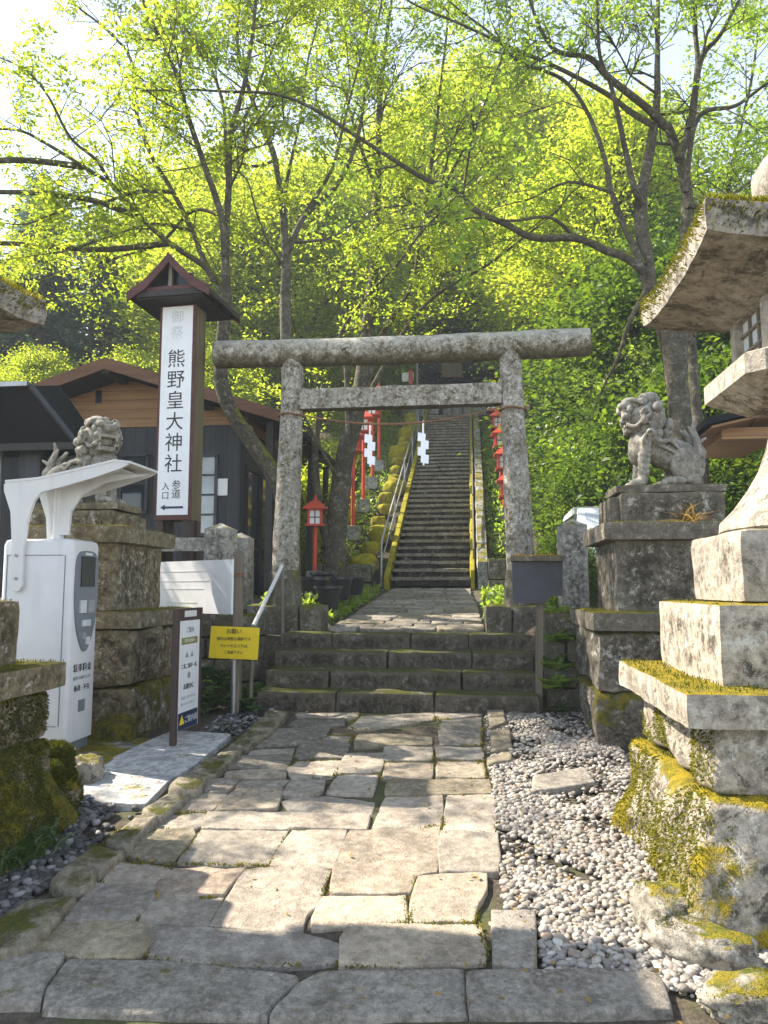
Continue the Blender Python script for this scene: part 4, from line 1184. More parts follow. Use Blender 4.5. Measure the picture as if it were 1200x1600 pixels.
def sign_tower():
    Y = 8.3; zb, zt = at(285, 812, Y=Y).z, at(285, 478, Y=Y).z
    xa, xb = at(246, 700, Y=Y).x, at(303, 700, Y=Y).x; cx = (xa+xb)/2; wd = xb-xa; dp = wd*.62
    rot = math.radians(-4)
    t = thing('sign_tower', (cx, Y, 1.0), 'tall roofed shrine signpost with a white panel of vertical dark characters', 'signpost')
    R = Matrix.Rotation(rot, 3, 'Z'); c0 = Vector((cx, Y+dp/2, 0))
    def L(x, y, z): return R @ Vector((x, y, 0))+c0+Vector((0, 0, z))
    def lb(c, d, nm, mat): MB().box(L(*c), d, rot).build(nm, M[mat], t)
    lb((0, 0, (zb+zt)/2), (wd, dp, zt-zb), 'shaft', 'mossywood')
    lb((0, -dp/2-.008, (zb+zt)/2), (wd+.012, .016, zt-zb+.01), 'frame', 'redwood')
    lb((0, -dp/2-.020, (zb+zt)/2+.02), (wd-.06, .014, zt-zb-.07), 'panel', 'white_board')
    for sx in (-1, 1):
        for sy in (-1, 1): lb((sx*(wd/2-.05), sy*(dp/2-.05), (zb+.7)/2), (.10, .10, zb-.7), 'leg', 'brownpost')
    lb((0, -.0, zb-.3), (wd*.8, .06, .08), 'crossbar', 'brownpost')
    Rt = (math.pi/2, 0, rot); hgt = zt-zb
    yq = -dp/2-.0285
    for i, ch in enumerate('熊野皇大神社'):
        text_mesh(ch, .235, M['ink'], 'lettering', t, L(.0, yq, zt-hgt*(.26+.098*i)), Rt, .001)
    for i, ch in enumerate('御祭'): text_mesh(ch, .17, M['paleink'], 'lettering', t, L(.0, yq, zt-hgt*(.06+.075*i)), Rt, .001)
    for i, ch in enumerate('参道'): text_mesh(ch, .12, M['ink'], 'lettering', t, L(.045, yq, zt-hgt*(.845+.042*i)), Rt, .001)
    for i, ch in enumerate('入口'): text_mesh(ch, .10, M['ink'], 'lettering', t, L(-.09, yq, zt-hgt*(.85+.042*i)), Rt, .001)
    zz = zt-hgt*.945
    pts = [(-.15, 0), (-.09, .035), (-.09, .013), (.14, .013), (.14, -.013), (-.09, -.013), (-.09, -.035)]
    MB().add([L(u, yq-.002, zz+v) for u, v in pts]+[L(u, yq+.003, zz+v) for u, v in pts], [tuple(range(6, -1, -1)), tuple(range(7, 14))]).build('arrow', M['navy'], t)
    # flared gable roof: ridge runs front to back
    ze = zt+.02; hw = .50; L0 = -.42; L1 = .50
    prof = [(0, .50), (.13, .355), (.30, .19), (.52, .06)]
    m = MB()
    for s in (-1, 1):
        P = []
        for yv in (L0, L1):
            for x, z in prof: P.append(L(s*x, yv, ze+z))
            for x, z in prof: P.append(L(s*(x-.005), yv, ze+z-.055))
        k = len(prof); fs = []
        for i in range(k-1):
            fs += [(i, i+1, 2*k+i+1, 2*k+i), (k+i, 3*k+i, 3*k+i+1, k+i+1), (i, k+i, k+i+1, i+1), (2*k+i, 2*k+i+1, 3*k+i+1, 3*k+i)]
        fs += [(k-1, 2*k-1, 4*k-1, 3*k-1), (0, 2*k, 3*k, k)]
        m.add(P, fs)
    rf = m.build('roof', M['darkwood'], t)
    for yv in (L0-.015, L1+.015):
        for s in (-1, 1):
            bb = MB(); k = len(prof); P = []
            for dy in (-.012, .012):
                for x, z in prof: P.append(L(s*x, yv+dy, ze+z+.02))
                for x, z in prof: P.append(L(s*x*1.0, yv+dy, ze+z-.10))
            fs = []
            for i in range(k-1): fs += [(i, i+1, k+i+1, k+i), (2*k+i, 3*k+i, 3*k+i+1, 2*k+i+1), (i, 2*k+i, 2*k+i+1, i+1), (k+i, k+i+1, 3*k+i+1, 3*k+i)]
            fs += [(k-1, 3*k-1, 4*k-1, 2*k-1), (0, k, 3*k, 2*k)]
            bb.add(P, fs).build('bargeboard', M['redwood'], rf)
    lb((0, L0+.06, ze+.27), (.04, .05, .32), 'king_post', 'greywood'); lb((0, L0+.05, ze+.105), (.64, .05, .05), 'tie', 'redwood')
    lb((0, L0+.04, ze+.045), (.84, .06, .07), 'beam', 'darkwood'); lb((0, .04, ze+.02), (.84, .84, .05), 'ceiling', 'darkwood'); lb((0, L0+.13, ze+.19), (.50, .03, .24), 'gable', 'black')
sign_tower()

# ------------------------------------------------------------------ buildings
def hall():
    Y = 11.6; Yb = 15.6
    rg = at(165, 558, Y=Y-.7); er = at(437, 640, Y=Y-.7); el = at(-20, 613, Y=Y-.7)
    hw = er.x-rg.x; slope = (rg.z-er.z)/hw
    xl, xr = rg.x-2.45, at(376, 700, Y=Y).x
    zg = .9; zm = at(200, 668, Y=Y).z
    t = thing('wooden_hall', (rg.x, Y, zg), 'dark walled wooden hall with brown gable and low sheet roof behind the signpost', 'hall')
    def gabz(x): return rg.z-slope*abs(x-rg.x)-.16
    MB().box(((xl+xr)/2, (Y+Yb)/2, (zg+zm)/2), (xr-xl, Yb-Y, zm-zg)).build('wall', M['darkwall'], t)
    gp = [(xl-.02, zm), (xr+.02, zm), (xr+.02, gabz(xr)), (rg.x, gabz(rg.x)), (xl-.02, gabz(xl))]
    MB().prism(gp, 'y', Y-.02, Yb+.02).build('gable', M['brown'], t)
    m = MB()
    for s in (-1, 1):
        p = [(rg.x, rg.z), (rg.x+s*hw, rg.z-slope*hw), (rg.x+s*hw, rg.z-slope*hw-.09), (rg.x, rg.z-.10)]
        m.prism(p, 'y', Y-.68, Yb+.5)
    rf = m.build('roof', M['roofdark'], t)
    for s in (-1, 1):
        p = [(rg.x, rg.z-.012), (rg.x+s*hw, rg.z-slope*hw-.012), (rg.x+s*hw, rg.z-slope*hw-.19), (rg.x, rg.z-.20)]
        MB().prism(p, 'y', Y-.73, Y-.69).build('fascia', M['fascia'], rf)
        MB().prism([(rg.x+s*.1, rg.z-.13), (rg.x+s*(hw-.05), rg.z-slope*(hw-.05)-.13), (rg.x+s*(hw-.05), rg.z-slope*(hw-.05)-.15), (rg.x+s*.1, rg.z-.15)], 'y', Y-.66, Yb).build('soffit', M['darkwood'], rf)
    for dx in (-.45, 0.0, .5): MB().box((rg.x+dx*3, Y-.35, gabz(rg.x+dx*3)-.02), (.14, .68, .16)).build('beam', M['darkwood'], t)
    MB().box((rg.x-.45, Y-.03, gabz(rg.x)-.30), (.10, .03, .22)).build('vent', M['black'], t)
    def window(px0, px1, py0, py1, glass='glass', bars=1):
        a = at(px0, py0, Y=Y-.03); b = at(px1, py1, Y=Y-.03)
        w_ = MB(); cx = (a.x+b.x)/2; cz = (a.z+b.z)/2; W = b.x-a.x; Hh = a.z-b.z
        w_.box((a.x, Y-.03, cz), (.05, .06, Hh)); w_.box((b.x, Y-.03, cz), (.05, .06, Hh)); w_.box((cx, Y-.03, a.z), (W+.05, .06, .05)); w_.box((cx, Y-.03, b.z), (W+.05, .06, .05))
        for k in range(bars): w_.box((cx, Y-.03, b.z+Hh*(k+1)/(bars+1)), (W, .04, .03))
        f = w_.build('window', M['darkmetal'], t)
        MB().box((cx, Y-.02, cz), (W-.05, .02, Hh-.05)).build('pane', M[glass], f)
    window(190, 228, 712, 800); window(312, 336, 712, 835, 'paleglass', 3)
    a = at(338, 748, Y=Y-.03); b = at(355, 774, Y=Y-.03)
    MB().box(((a.x+b.x)/2, Y-.025, (a.z+b.z)/2), (b.x-a.x, .01, a.z-b.z)).build('paper_notice', M['paper'], t)
    # glazed sliding doors down the right side
    n = 4
    for i in range(n):
        ya = Y+.25+i*.85
        fr = MB()
        for yy in (ya, ya+.80): fr.box((xr+.03, yy, 2.25), (.06, .06, 2.5))
        for z in (1.05, 2.1, 3.45): fr.box((xr+.03, ya+.4, z), (.055, .80, .07))
        f = fr.build('glazed_door', M['darkwood'], t)
        MB().box((xr+.018, ya+.4, 2.25), (.016, .74, 2.35)).build('pane', M['glass'], f)
    for i in range(4):
        MB().bar((er.x-.25, Y-.3+i*1.4, .9), (er.x-.25, Y-.3+i*1.5, er.z-.1), .11).build('veranda_post', M['darkwood'], t)
    MB().box(((xr+er.x)/2, (Y+Yb)/2, 1.15), (er.x-xr, Yb-Y, .12)).build('veranda', M['darkwood'], t)
    p = at(386, 673, Y=Y-.25)
    lp = thing('globe_lamp', p, 'white round globe lamp under the right eave of the hall', 'lamp')
    MB().ball(p, .10, 3).build('globe', M['white'], lp, 60); MB().tube([p+Vector((0, 0, .09)), p+Vector((0, 0, .3))], .015, 6).build('stem', M['darkmetal'], lp)
hall()

def stall():
    Y = 9.3
    a = at(46, 603, Y=Y); b = at(116, 692, Y=Y); 
    t = thing('roofed_stall', (-8.0, Y, .9), 'small black hipped roof building at the left edge in front of the hall', 'building')
    x2 = -10.5; yd = .95
    a = at(46, 603, Y=Y-.55)
    P = [(x2, Y, b.z), (b.x, Y, b.z), (b.x, Y+yd, b.z), (x2, Y+yd, b.z), (x2, Y-.55, a.z), (a.x, Y-.55, a.z), (a.x, Y+yd-.8, a.z+.2), (x2, Y+yd-.8, a.z+.2)]
    MB().add(P, [(0,1,5,4),(1,2,6,5),(2,3,7,6),(3,0,4,7),(4,5,6,7),(3,2,1,0)]).build('roof', M['roofdark'], t)
    e = MB(); e.box(((x2+b.x)/2, Y-.01, b.z-.04), (b.x-x2, .03, .10)); e.box((b.x, Y+yd/2, b.z-.04), (.03, yd, .10)); e.build('eave', M['darkwood'], t)
    l = MB(); l.bar((a.x, Y-.55, a.z+.02), (b.x+.02, Y-.02, b.z+.02), .06); l.build('hip_ridge', M['darkmetal'], t)
    g = MB(); g.box(((x2+a.x)/2, Y-.57, a.z+.02), (a.x-x2, .08, .06)); g.build('gutter', M['steel'], t)
    q0 = at(32, 760, Y=Y+.3); q1 = at(64, 760, Y=Y+.3)
    MB().box(((q0.x+q1.x)/2, Y+.35, (b.z+.9)/2), (q1.x-q0.x, .2, b.z-.9)).build('corner_wall', M['darkwall'], t)
    MB().box((x2+1.2, Y+.6, (b.z+.9)/2), (1.6, .7, b.z-.9)).build('wall', M['darkwall'], t)
    c = at(5, 735, Y=Y+.6); MB().tube([(c.x, Y+.5, .9), (c.x, Y+.5, b.z)], .05, 10).build('drainpipe', M['steel'], t)
stall()

def shed():
    Y = 9.0; a = at(1103, 658, Y=Y)
    t = thing('wooden_shed', (a.x+1.3, Y+1, 1.2), 'brown wooden shed eave poking out behind the right stone lantern', 'shed')
    x1 = a.x+2.6
    def pt(x, y): return a.z+.22*(x-a.x)-.05*(y-Y)
    top = []
    P = [(a.x, Y, pt(a.x, Y)), (x1, Y, pt(x1, Y)), (x1, Y+2, pt(x1, Y+2)), (a.x, Y+2, pt(a.x, Y+2))]
    MB().add([(x, y, z+.04) for x, y, z in P]+[(x, y, z-.04) for x, y, z in P], [(0,1,2,3),(7,6,5,4),(0,4,5,1),(1,5,6,2),(2,6,7,3),(3,7,4,0)]).build('roof', M['roofdark'], t)
    MB().add([(x+.08, y+.05*(1 if y == Y else -1), z-.045) for x, y, z in P]+[(x+.08, y+.05*(1 if y == Y else -1), z-.075) for x, y, z in P], [(0,1,2,3),(7,6,5,4),(0,4,5,1),(1,5,6,2),(2,6,7,3),(3,7,4,0)]).build('soffit', M['brown'], t)
    MB().box((a.x+.62, Y+1.0, pt(a.x+.3, Y+1)-.11), (.7, 1.4, .14)).build('box_beam', M['brown'], t)
    for xx in (a.x+1.5, x1-.1):
        for yy in (Y+.3, Y+1.8): MB().bar((xx, yy, 1.0), (xx, yy, pt(xx, yy)-.05), .1).build('post', M['greywood'], t)
shed()

def gate():
    Y = 30.0; z0 = 7.6
    t = thing('shrine_gate', (-.9, Y, z0), 'dark roofed shrine gate at the top of the stairway seen through the torii', 'gate')
    for x in (-2.2, .35): MB().tube([(x, Y, z0-.5), (x, Y, 9.7)], .16, 12).build('pillar', M['darkwood'], t, 40)
    MB().box((-.92, Y, 9.75), (3.4, .35, .32)).build('beam', M['darkwood'], t)
    MB().box((-.92, Y-.1, 9.2), (2.9, .2, .2)).build('beam', M['darkwood'], t)
    m = MB(); 
    for s in (-1, 1): m.add([(-3.0, Y, 10.9), (1.2, Y, 10.9), (1.5, Y+s*1.6, 10.0), (-3.3, Y+s*1.6, 10.0), (-3.0, Y, 10.8), (1.2, Y, 10.8), (1.5, Y+s*1.6, 9.88), (-3.3, Y+s*1.6, 9.88)], [(0,1,2,3),(7,6,5,4),(0,4,5,1),(1,5,6,2),(2,6,7,3),(3,7,4,0)])
    m.build('roof', M['roofdark'], t)
    p0 = at(690, 562, Y=Y-1.7); p1 = at(722, 588, Y=Y-1.7)
    MB().box(((p0.x+p1.x)/2, Y-1.75, (p0.z+p1.z)/2), (p1.x-p0.x, .08, p0.z-p1.z)).build('plaque', M['mossywood'], t)
    MB().box(((p0.x+p1.x)/2, Y-1.8, p1.z-.03), (p1.x-p0.x+.1, .1, .06)).build('plaque_frame', M['fascia'], t)
gate()
wall_blocks('summit_wall', -2.6, -1.2, 27.6, 28.1, 7.6, 8.4, 2, M['concrete'], 'grey stone wall at the top left of the stairway', seed=15, cell=.12)
wall_blocks('summit_wall', -1.1, .6, 28.6, 29.0, 7.7, 8.5, 2, M['concrete'], 'grey stone wall at the top of the stairway below the gate', seed=16, cell=.12)
def banner():
    a = at(628, 582, Y=27); b = at(646, 606, Y=27); p = at(652, 640, Y=27); q = at(651, 565, Y=27)
    t = thing('banner', (p.x, 27, 7.8), 'pink and white banner on a grey pole at the top of the stairway', 'banner')
    MB().tube([(p.x, 27, 7.2), (p.x, 27, q.z)], .05, 8).build('pole', M['steel'], t, 40)
    MB().box(((a.x+b.x)/2, 27, (a.z+b.z)/2+.12), (b.x-a.x, .02, .34)).build('cloth', M['paper'], t)
    MB().box(((a.x+b.x)/2+.12, 26.98, (a.z+b.z)/2+.1), (.16, .02, .56)).build('stripe', M['red'], t)
banner()

# ------------------------------------------------------------------ red lanterns
def red_lantern(h=1.75, w_=.30):
    t = thing('red_lantern', (0, 0, 0), 'red lantern', 'red lantern', 'red lanterns lining the stairway')
    MB().block((0, 0, .02), (.32, .32, .34), r=.03, cell=.08, amp=.01).build('footing', M['concrete'], t, 50)
    MB().tube([(0, 0, .1), (0, 0, h-.52)], .045, 10).build('post', M['red'], t, 40)
    f = MB(); f.box((0, 0, h-.51), (w_+.08, w_+.08, .04)); f.box((0, 0, h-.20), (w_+.04, w_+.04, .04))
    for sx in (-1, 1):
        for sy in (-1, 1): f.box((sx*(w_/2-.025), sy*(w_/2-.025), h-.355), (.05, .05, .28))
    bx = f.build('lamp_box', M['red'], t)
    g = MB(); g.box((0, 0, h-.355), (w_-.06, w_-.06, .28)); g.build('pane', M['paper'], bx)
    k = MB()
    for s in (-1, 1):
        k.box((0, s*(w_/2-.026), h-.355), (.02, .012, .27)); k.box((s*(w_/2-.026), 0, h-.355), (.012, .02, .27))
        k.box((0, s*(w_/2-.026), h-.355), (w_-.06, .012, .02)); k.box((s*(w_/2-.026), 0, h-.355), (.012, w_-.06, .02))
    k.build('lattice', M['ink'], bx)
    r_ = MB(); e = w_*.78
    r_.add([(-e, -e, h-.20), (e, -e, h-.20), (e, e, h-.20), (-e, e, h-.20), (-.12, -.12, h-.06), (.12, -.12, h-.06), (.12, .12, h-.06), (-.12, .12, h-.06), (0, 0, h+.03), (-e, -e, h-.17), (e, -e, h-.17), (e, e, h-.17), (-e, e, h-.17)],
           [(3,2,1,0), (0,1,10,9),(1,2,11,10),(2,3,12,11),(3,0,9,12),(9,10,5,4),(10,11,6,5),(11,12,7,6),(12,9,4,7),(4,5,8),(5,6,8),(6,7,8),(7,4,8)])
    r_.tube([(0, 0, h), (0, 0, h+.12)], [.035, .015], 8)
    r_.build('roof', M['red'], t)
    return t
RL = red_lantern(2.35, .30)
RS = red_lantern(1.6, .30)
pos = []
for i, (y, lab) in enumerate(((16.0, 'first tall red lantern of the left row, its post standing lowest on the bank'), (17.6, 'second tall red lantern of the left row behind the mossy trunk'), (19.2, 'third red lantern of the left row half hidden by the left paper streamer'), (20.6, 'fourth red lantern of the left row with its white window clear of the trees'))):
    pos.append((-2.6, y, szt(y)+.12, lab, 1.25))
p = at(493, 880, Y=12.4); 
for i, (y, lab) in enumerate(((15.6, 'lowest red lantern right of the stairway beside the torii pillar'), (17.4, 'second red lantern up the right side of the stairway'), (19.2, 'third red lantern up the right side of the stairway'), (21.0, 'fourth red lantern up the right side of the stairway'), (23.0, 'fifth red lantern up the right side of the stairway'), (25.2, 'highest red lantern on the right side of the stairway'))):
    pos.append((.76, y, szt(y)-.05, lab, 1.0))
for i, (x, y, z, lab, sc) in enumerate(pos):
    pr = RL if i < 4 else RS
    if i in (0, 4): pr.location = (x, y, z); pr['label'] = lab
    else: copy_tree(pr, (x, y, z), rng.uniform(-.1, .1), 1.0, lab)
z_ = at(493, 772, Y=12.4)
near_l = copy_tree(RS, (z_.x, 12.4, z_.z-1.72*.86), .15, .86, 'red wooden lantern on a slim post just right of the left torii pillar')
near_l['group'] = 'red lanterns lining the stairway'

# ------------------------------------------------------------------ black planters, car
def tub(x, y, z, s, lab):
    t = thing('black_planter', (x, y, z), lab, 'planter', 'black plastic planters')
    MB().lathe([(.13*s, 0), (.17*s, .26*s), (.19*s, .27*s), (.19*s, .31*s), (.165*s, .31*s), (.155*s, .24*s)], (x, y, z), 16, .6).build('pot', M['black'], t, 40)
    MB().lathe([(.15*s, .235*s), (.02, .25*s)], (x, y, z), 12).build('soil', M['ground'], t)
for i, (px, py, Y, s, lab) in enumerate(((490, 945, 9.7, 1.15, 'largest black planter nearest the left torii pillar'), (512, 950, 9.6, 1.0, 'black planter in the middle of the group, nearest the landing edge'), (530, 935, 10.4, 1.05, 'black planter behind the front ones beside the landing'), (505, 925, 10.6, 1.0, 'black planter at the back of the group by the tree foot'), (553, 928, 11.4, .95, 'black planter farthest right at the edge of the landing'))):
    q = at(px, py, Y=Y); tub(q.x, Y, max(gz(q.x, Y), q.z-.02), s, lab)

def car():
    x0, y0, z0 = 2.35, 9.75, 1.25
    t = thing('parked_car', (x0, y0+2, z0), 'silver white car parked behind the stone fence on the right', 'car')
    prof = [(0, .45), (.05, .70), (.9, .88), (1.55, 1.38), (2.1, 1.46), (3.3, 1.42), (3.95, .95), (4.2, .85), (4.25, .4), (4.1, .25), (.15, .25)]
    m = MB(); n = len(prof)
    vs = []
    for s, wd in ((-1, 1), (-.93, 0), (.93, 0), (1, 1)):
        pass
    for xo, ins in ((-.84, 0), (.84, 0)):
        for y, z in prof: vs.append((x0+xo*(1-.18*max(0, (z-.9))), y0+y, z0+z))
    fs = [tuple(range(n)), tuple(range(2*n-1, n-1, -1))]+[(i, i+n, (i+1) % n+n, (i+1) % n) for i in range(n)]
    m.add(vs, fs).build('body', M['car'], t)
    def quad(p, nm, mat): 
        a = [Vector(v) for v in p]; nn = (a[1]-a[0]).cross(a[2]-a[0]).normalized()*.012
        if nn.y > 0: nn = -nn
        MB().add([v+nn for v in a]+[v-nn for v in a], [(0,1,2,3),(7,6,5,4),(0,4,5,1),(1,5,6,2),(2,6,7,3),(3,7,4,0)]).build(nm, M[mat], t)
    quad([(x0-.74, y0+.95, z0+.92), (x0+.74, y0+.95, z0+.92), (x0+.68, y0+1.5, z0+1.34), (x0-.68, y0+1.5, z0+1.34)], 'windscreen', 'paleglass')
    for s in (-1, 1):
        MB().box((x0+s*.80, y0+2.5, z0+1.12), (.05, 1.9, .36)).build('side_window', M['glass'], t)
        MB().box((x0+s*.62, y0+.02, z0+.63), (.32, .08, .14)).build('headlight', M['paleglass'], t)
        for yy in (.85, 3.4):
            w_ = MB().tube([(x0+s*.70, y0+yy, z0+.31), (x0+s*.86, y0+yy, z0+.31)], .31, 20).build('wheel', M['tyre'], t, 40)
            MB().tube([(x0+s*.855, y0+yy, z0+.31), (x0+s*.87, y0+yy, z0+.31)], .19, 16).build('rim', M['steel'], w_, 40)
    MB().box((x0, y0-.01, z0+.42), (1.2, .06, .1)).build('grille', M['black'], t)
car()

# ------------------------------------------------------------------ boulders and small plants in the foreground
for (px, py, Y, d, rz, lab, sd) in ((1048, 1462, 3.05, (.13, .13, .12), .2, 'rounded mossy boulder at the near corner of the right lantern base', 1.0), (1100, 1500, 2.80, (.20, .09, .085), -.5, 'long wedge shaped mossy stone lying across the pebbles at lower right', 2.3), (1185, 1585, 2.55, (.17, .10, .07), .1, 'mossy yellowish stone cut off by the lower right corner', 3.7),
                                   (10, 1300, 4.0, (.14, .16, .12), .3, 'grey stone half buried in the moss at the left edge', 6.1), (128, 1222, 5.0, (.12, .14, .11), .4, 'brown stone between the left lantern base and the pale slab', 7.9)):
    q = at(px, py, pl=(PA, PB)); 
    o = MB().rock((q.x, q.y+d[1]*.3, PA+PB*q.y+d[2]*.45), d, 4, .22, 1.5, sd, rz).build('boulder', M['rock'], None, 60)
    tag(o, lab, 'boulder')
    if sd < 4: tufts(lambda p, n: (1 if n.z > .35 else 0)*max(0, min(1, .25+2.2*mnoise.noise(p*6))), 4000, (.005, .016), M['moss'], 'moss', o, [o], .5, .35)

for x, y, d, lab, sd in ((-2.70, 4.34, (.28, .26, .24), 'dark moss covered boulder swelling out at the foot of the left lantern base', 11.0), (-2.62, 3.75, (.22, .40, .30), 'long dark mossy boulder half buried in the grass under the left lantern', 13.0)):
    o = MB().rock((x, y, PA+PB*y+d[2]*.5), d, 4, .25, 1.4, sd, .1).build('boulder', M['old_left'], None, 60)
    tag(o, lab, 'boulder')
    tufts(lambda p, n: max(0, min(1, (.75+1.2*mnoise.noise(p*4))*1.5))*(1 if n.z > -.4 else 0), 26000, (.012, .034), M['moss_green'], 'moss', o, [o], .2, .3)
def grass_patch(name, pts, n, L, mat, label, cat, spread=.1, lean=.35, wid=.07, kind=None, group=None):
    P = []
    for q in pts:
        P.append(np.array(q)+nr.normal(size=(n, 3))*np.array([spread, spread, 0]))
    P = np.concatenate(P); D = nr.normal(size=(len(P), 3))*lean+np.array([0, 0, 1]); D = unit(D)
    Ls = nr.uniform(L[0], L[1], len(P)); m = len(P)
    B = unit(np.cross(D, nr.normal(size=(m, 3)))); W = (Ls*wid)[:, None]
    out = unit(D*np.array([1, 1, 0])+1e-6)
    V = np.empty((m, 6, 3)); k = Ls[:, None]
    V[:, 0] = P-B*W*.5; V[:, 1] = P+B*W*.5
    mid = P+D*k*.55; tip = P+D*k*.85+out*k*.35-np.array([0, 0, 1])*k*.10
    V[:, 2] = mid+B*W*.5; V[:, 3] = mid-B*W*.5; V[:, 4] = tip+B*W*.05; V[:, 5] = tip-B*W*.05
    i = np.arange(m)[:, None]*6
    F = np.concatenate([i+np.array([[0, 1, 2, 3]]), i+np.array([[3, 2, 4, 5]])])
    return tag(link(name, fast_mesh(name, V.reshape(-1, 3), F4=F, mat=mat)), label, cat, group, kind)
g1 = [tuple(at(px, py, pl=(PA, PB))) for px, py in ((5,1350),(30,1345),(15,1320),(45,1330),(-20,1360),(60,1315),(-40,1330))]
grass_patch('grass_tuft', g1, 130, (.06, .17), M['grass'], 'dark green grass at the foot of the left lantern base', 'grass', .06, kind='stuff')
q = at(1078, 808, Y=6.45)
grass_patch('dry_grass_tuft', [(q.x, 6.45, 1.98)], 90, (.12, .26), M['dry_grass'], 'tuft of yellow orange dry grass on the right lion pedestal', 'grass tuft', .035, .8, .05)

def litter():
    P = []
    for _ in range(520):
        y = nr.uniform(2.6, 7.1); x = nr.uniform(-2.6, .9)
        if mnoise.noise(Vector((x*1.3, y*1.3, 4))) < -.05 and nr.random() < .8: continue
        P.append((x, y, PA+PB*y+(.045 if x > .12 or x < -2.05 else .012)))
    P = np.array(P); D = nr.normal(size=(len(P), 3))*np.array([1, 1, .12])
    V, F = leaf_arrays(P, D, nr.uniform(.012, .038, len(P)), .5, 2.0)
    tag(link('leaf_litter', fast_mesh('leaf_litter', V, F4=F, mat=M['dry_grass'])), 'small dry fallen leaves scattered over the path and gravel', 'fallen leaves', kind='stuff')
litter()
def fern(x, y, z, s, lab, mat='fern', n=9, seed=0, group=None):
    r = np.random.default_rng(seed+int(abs(x*100)))
    P = []; D = []; L = []
    for i in range(n):
        a = r.uniform(0, 6.28); el = r.uniform(.5, 1.2)
        d = np.array([math.cos(a)*math.cos(el), math.sin(a)*math.cos(el), math.sin(el)])
        for k in range(2, 16):
            f = k/15; c = np.array([x, y, z])+d*s*f+np.array([0, 0, -1])*s*.45*f*f
            sd = np.cross(d, [0, 0, 1]); sd /= np.linalg.norm(sd)+1e-9
            for sg in (-1, 1):
                P.append(c); D.append(sd*sg+d*.5); L.append(s*.34*(1-f)**.7+.01)
    V, F = leaf_arrays(np.array(P), np.array(D), np.array(L), .33, 1.5)
    o = link('fern_plant', fast_mesh('fern_plant', V, F4=F, mat=M[mat]))
    return tag(o, lab, 'plant', group)
G = 'low green plants beside the steps'
for i, (px, py, Y) in enumerate(((335, 1085, 7.3), (350, 1060, 7.5), (385, 1100, 7.1), (400, 1075, 7.4), (330, 1050, 7.6), (318, 1095, 7.1), (375, 1085, 7.25))):
    q = at(px, py, Y=Y); fern(q.x, Y, max(q.z-.12, .24), .34, 'dark green fern growing below the yellow notice left of the steps', 'fern', 10, i, 'ferns below the yellow notice')
for i, (px, py, Y) in enumerate(((868, 1000, 7.7), (862, 1040, 7.6), (875, 965, 7.9), (866, 1070, 7.45))):
    q = at(px, py, Y=Y); fern(q.x, Y-.12, q.z-.05, .36, 'yellow green fern growing between the sign post and the right pedestal', 'leaf_right', 9, i+20, 'ferns by the dark sign post')
q = at(872, 1115, pl=(PA, PB)); fern(q.x, q.y, q.z, .2, 'small bright green weed in the gravel beside the dark sign post', 'grass', 8, 40)

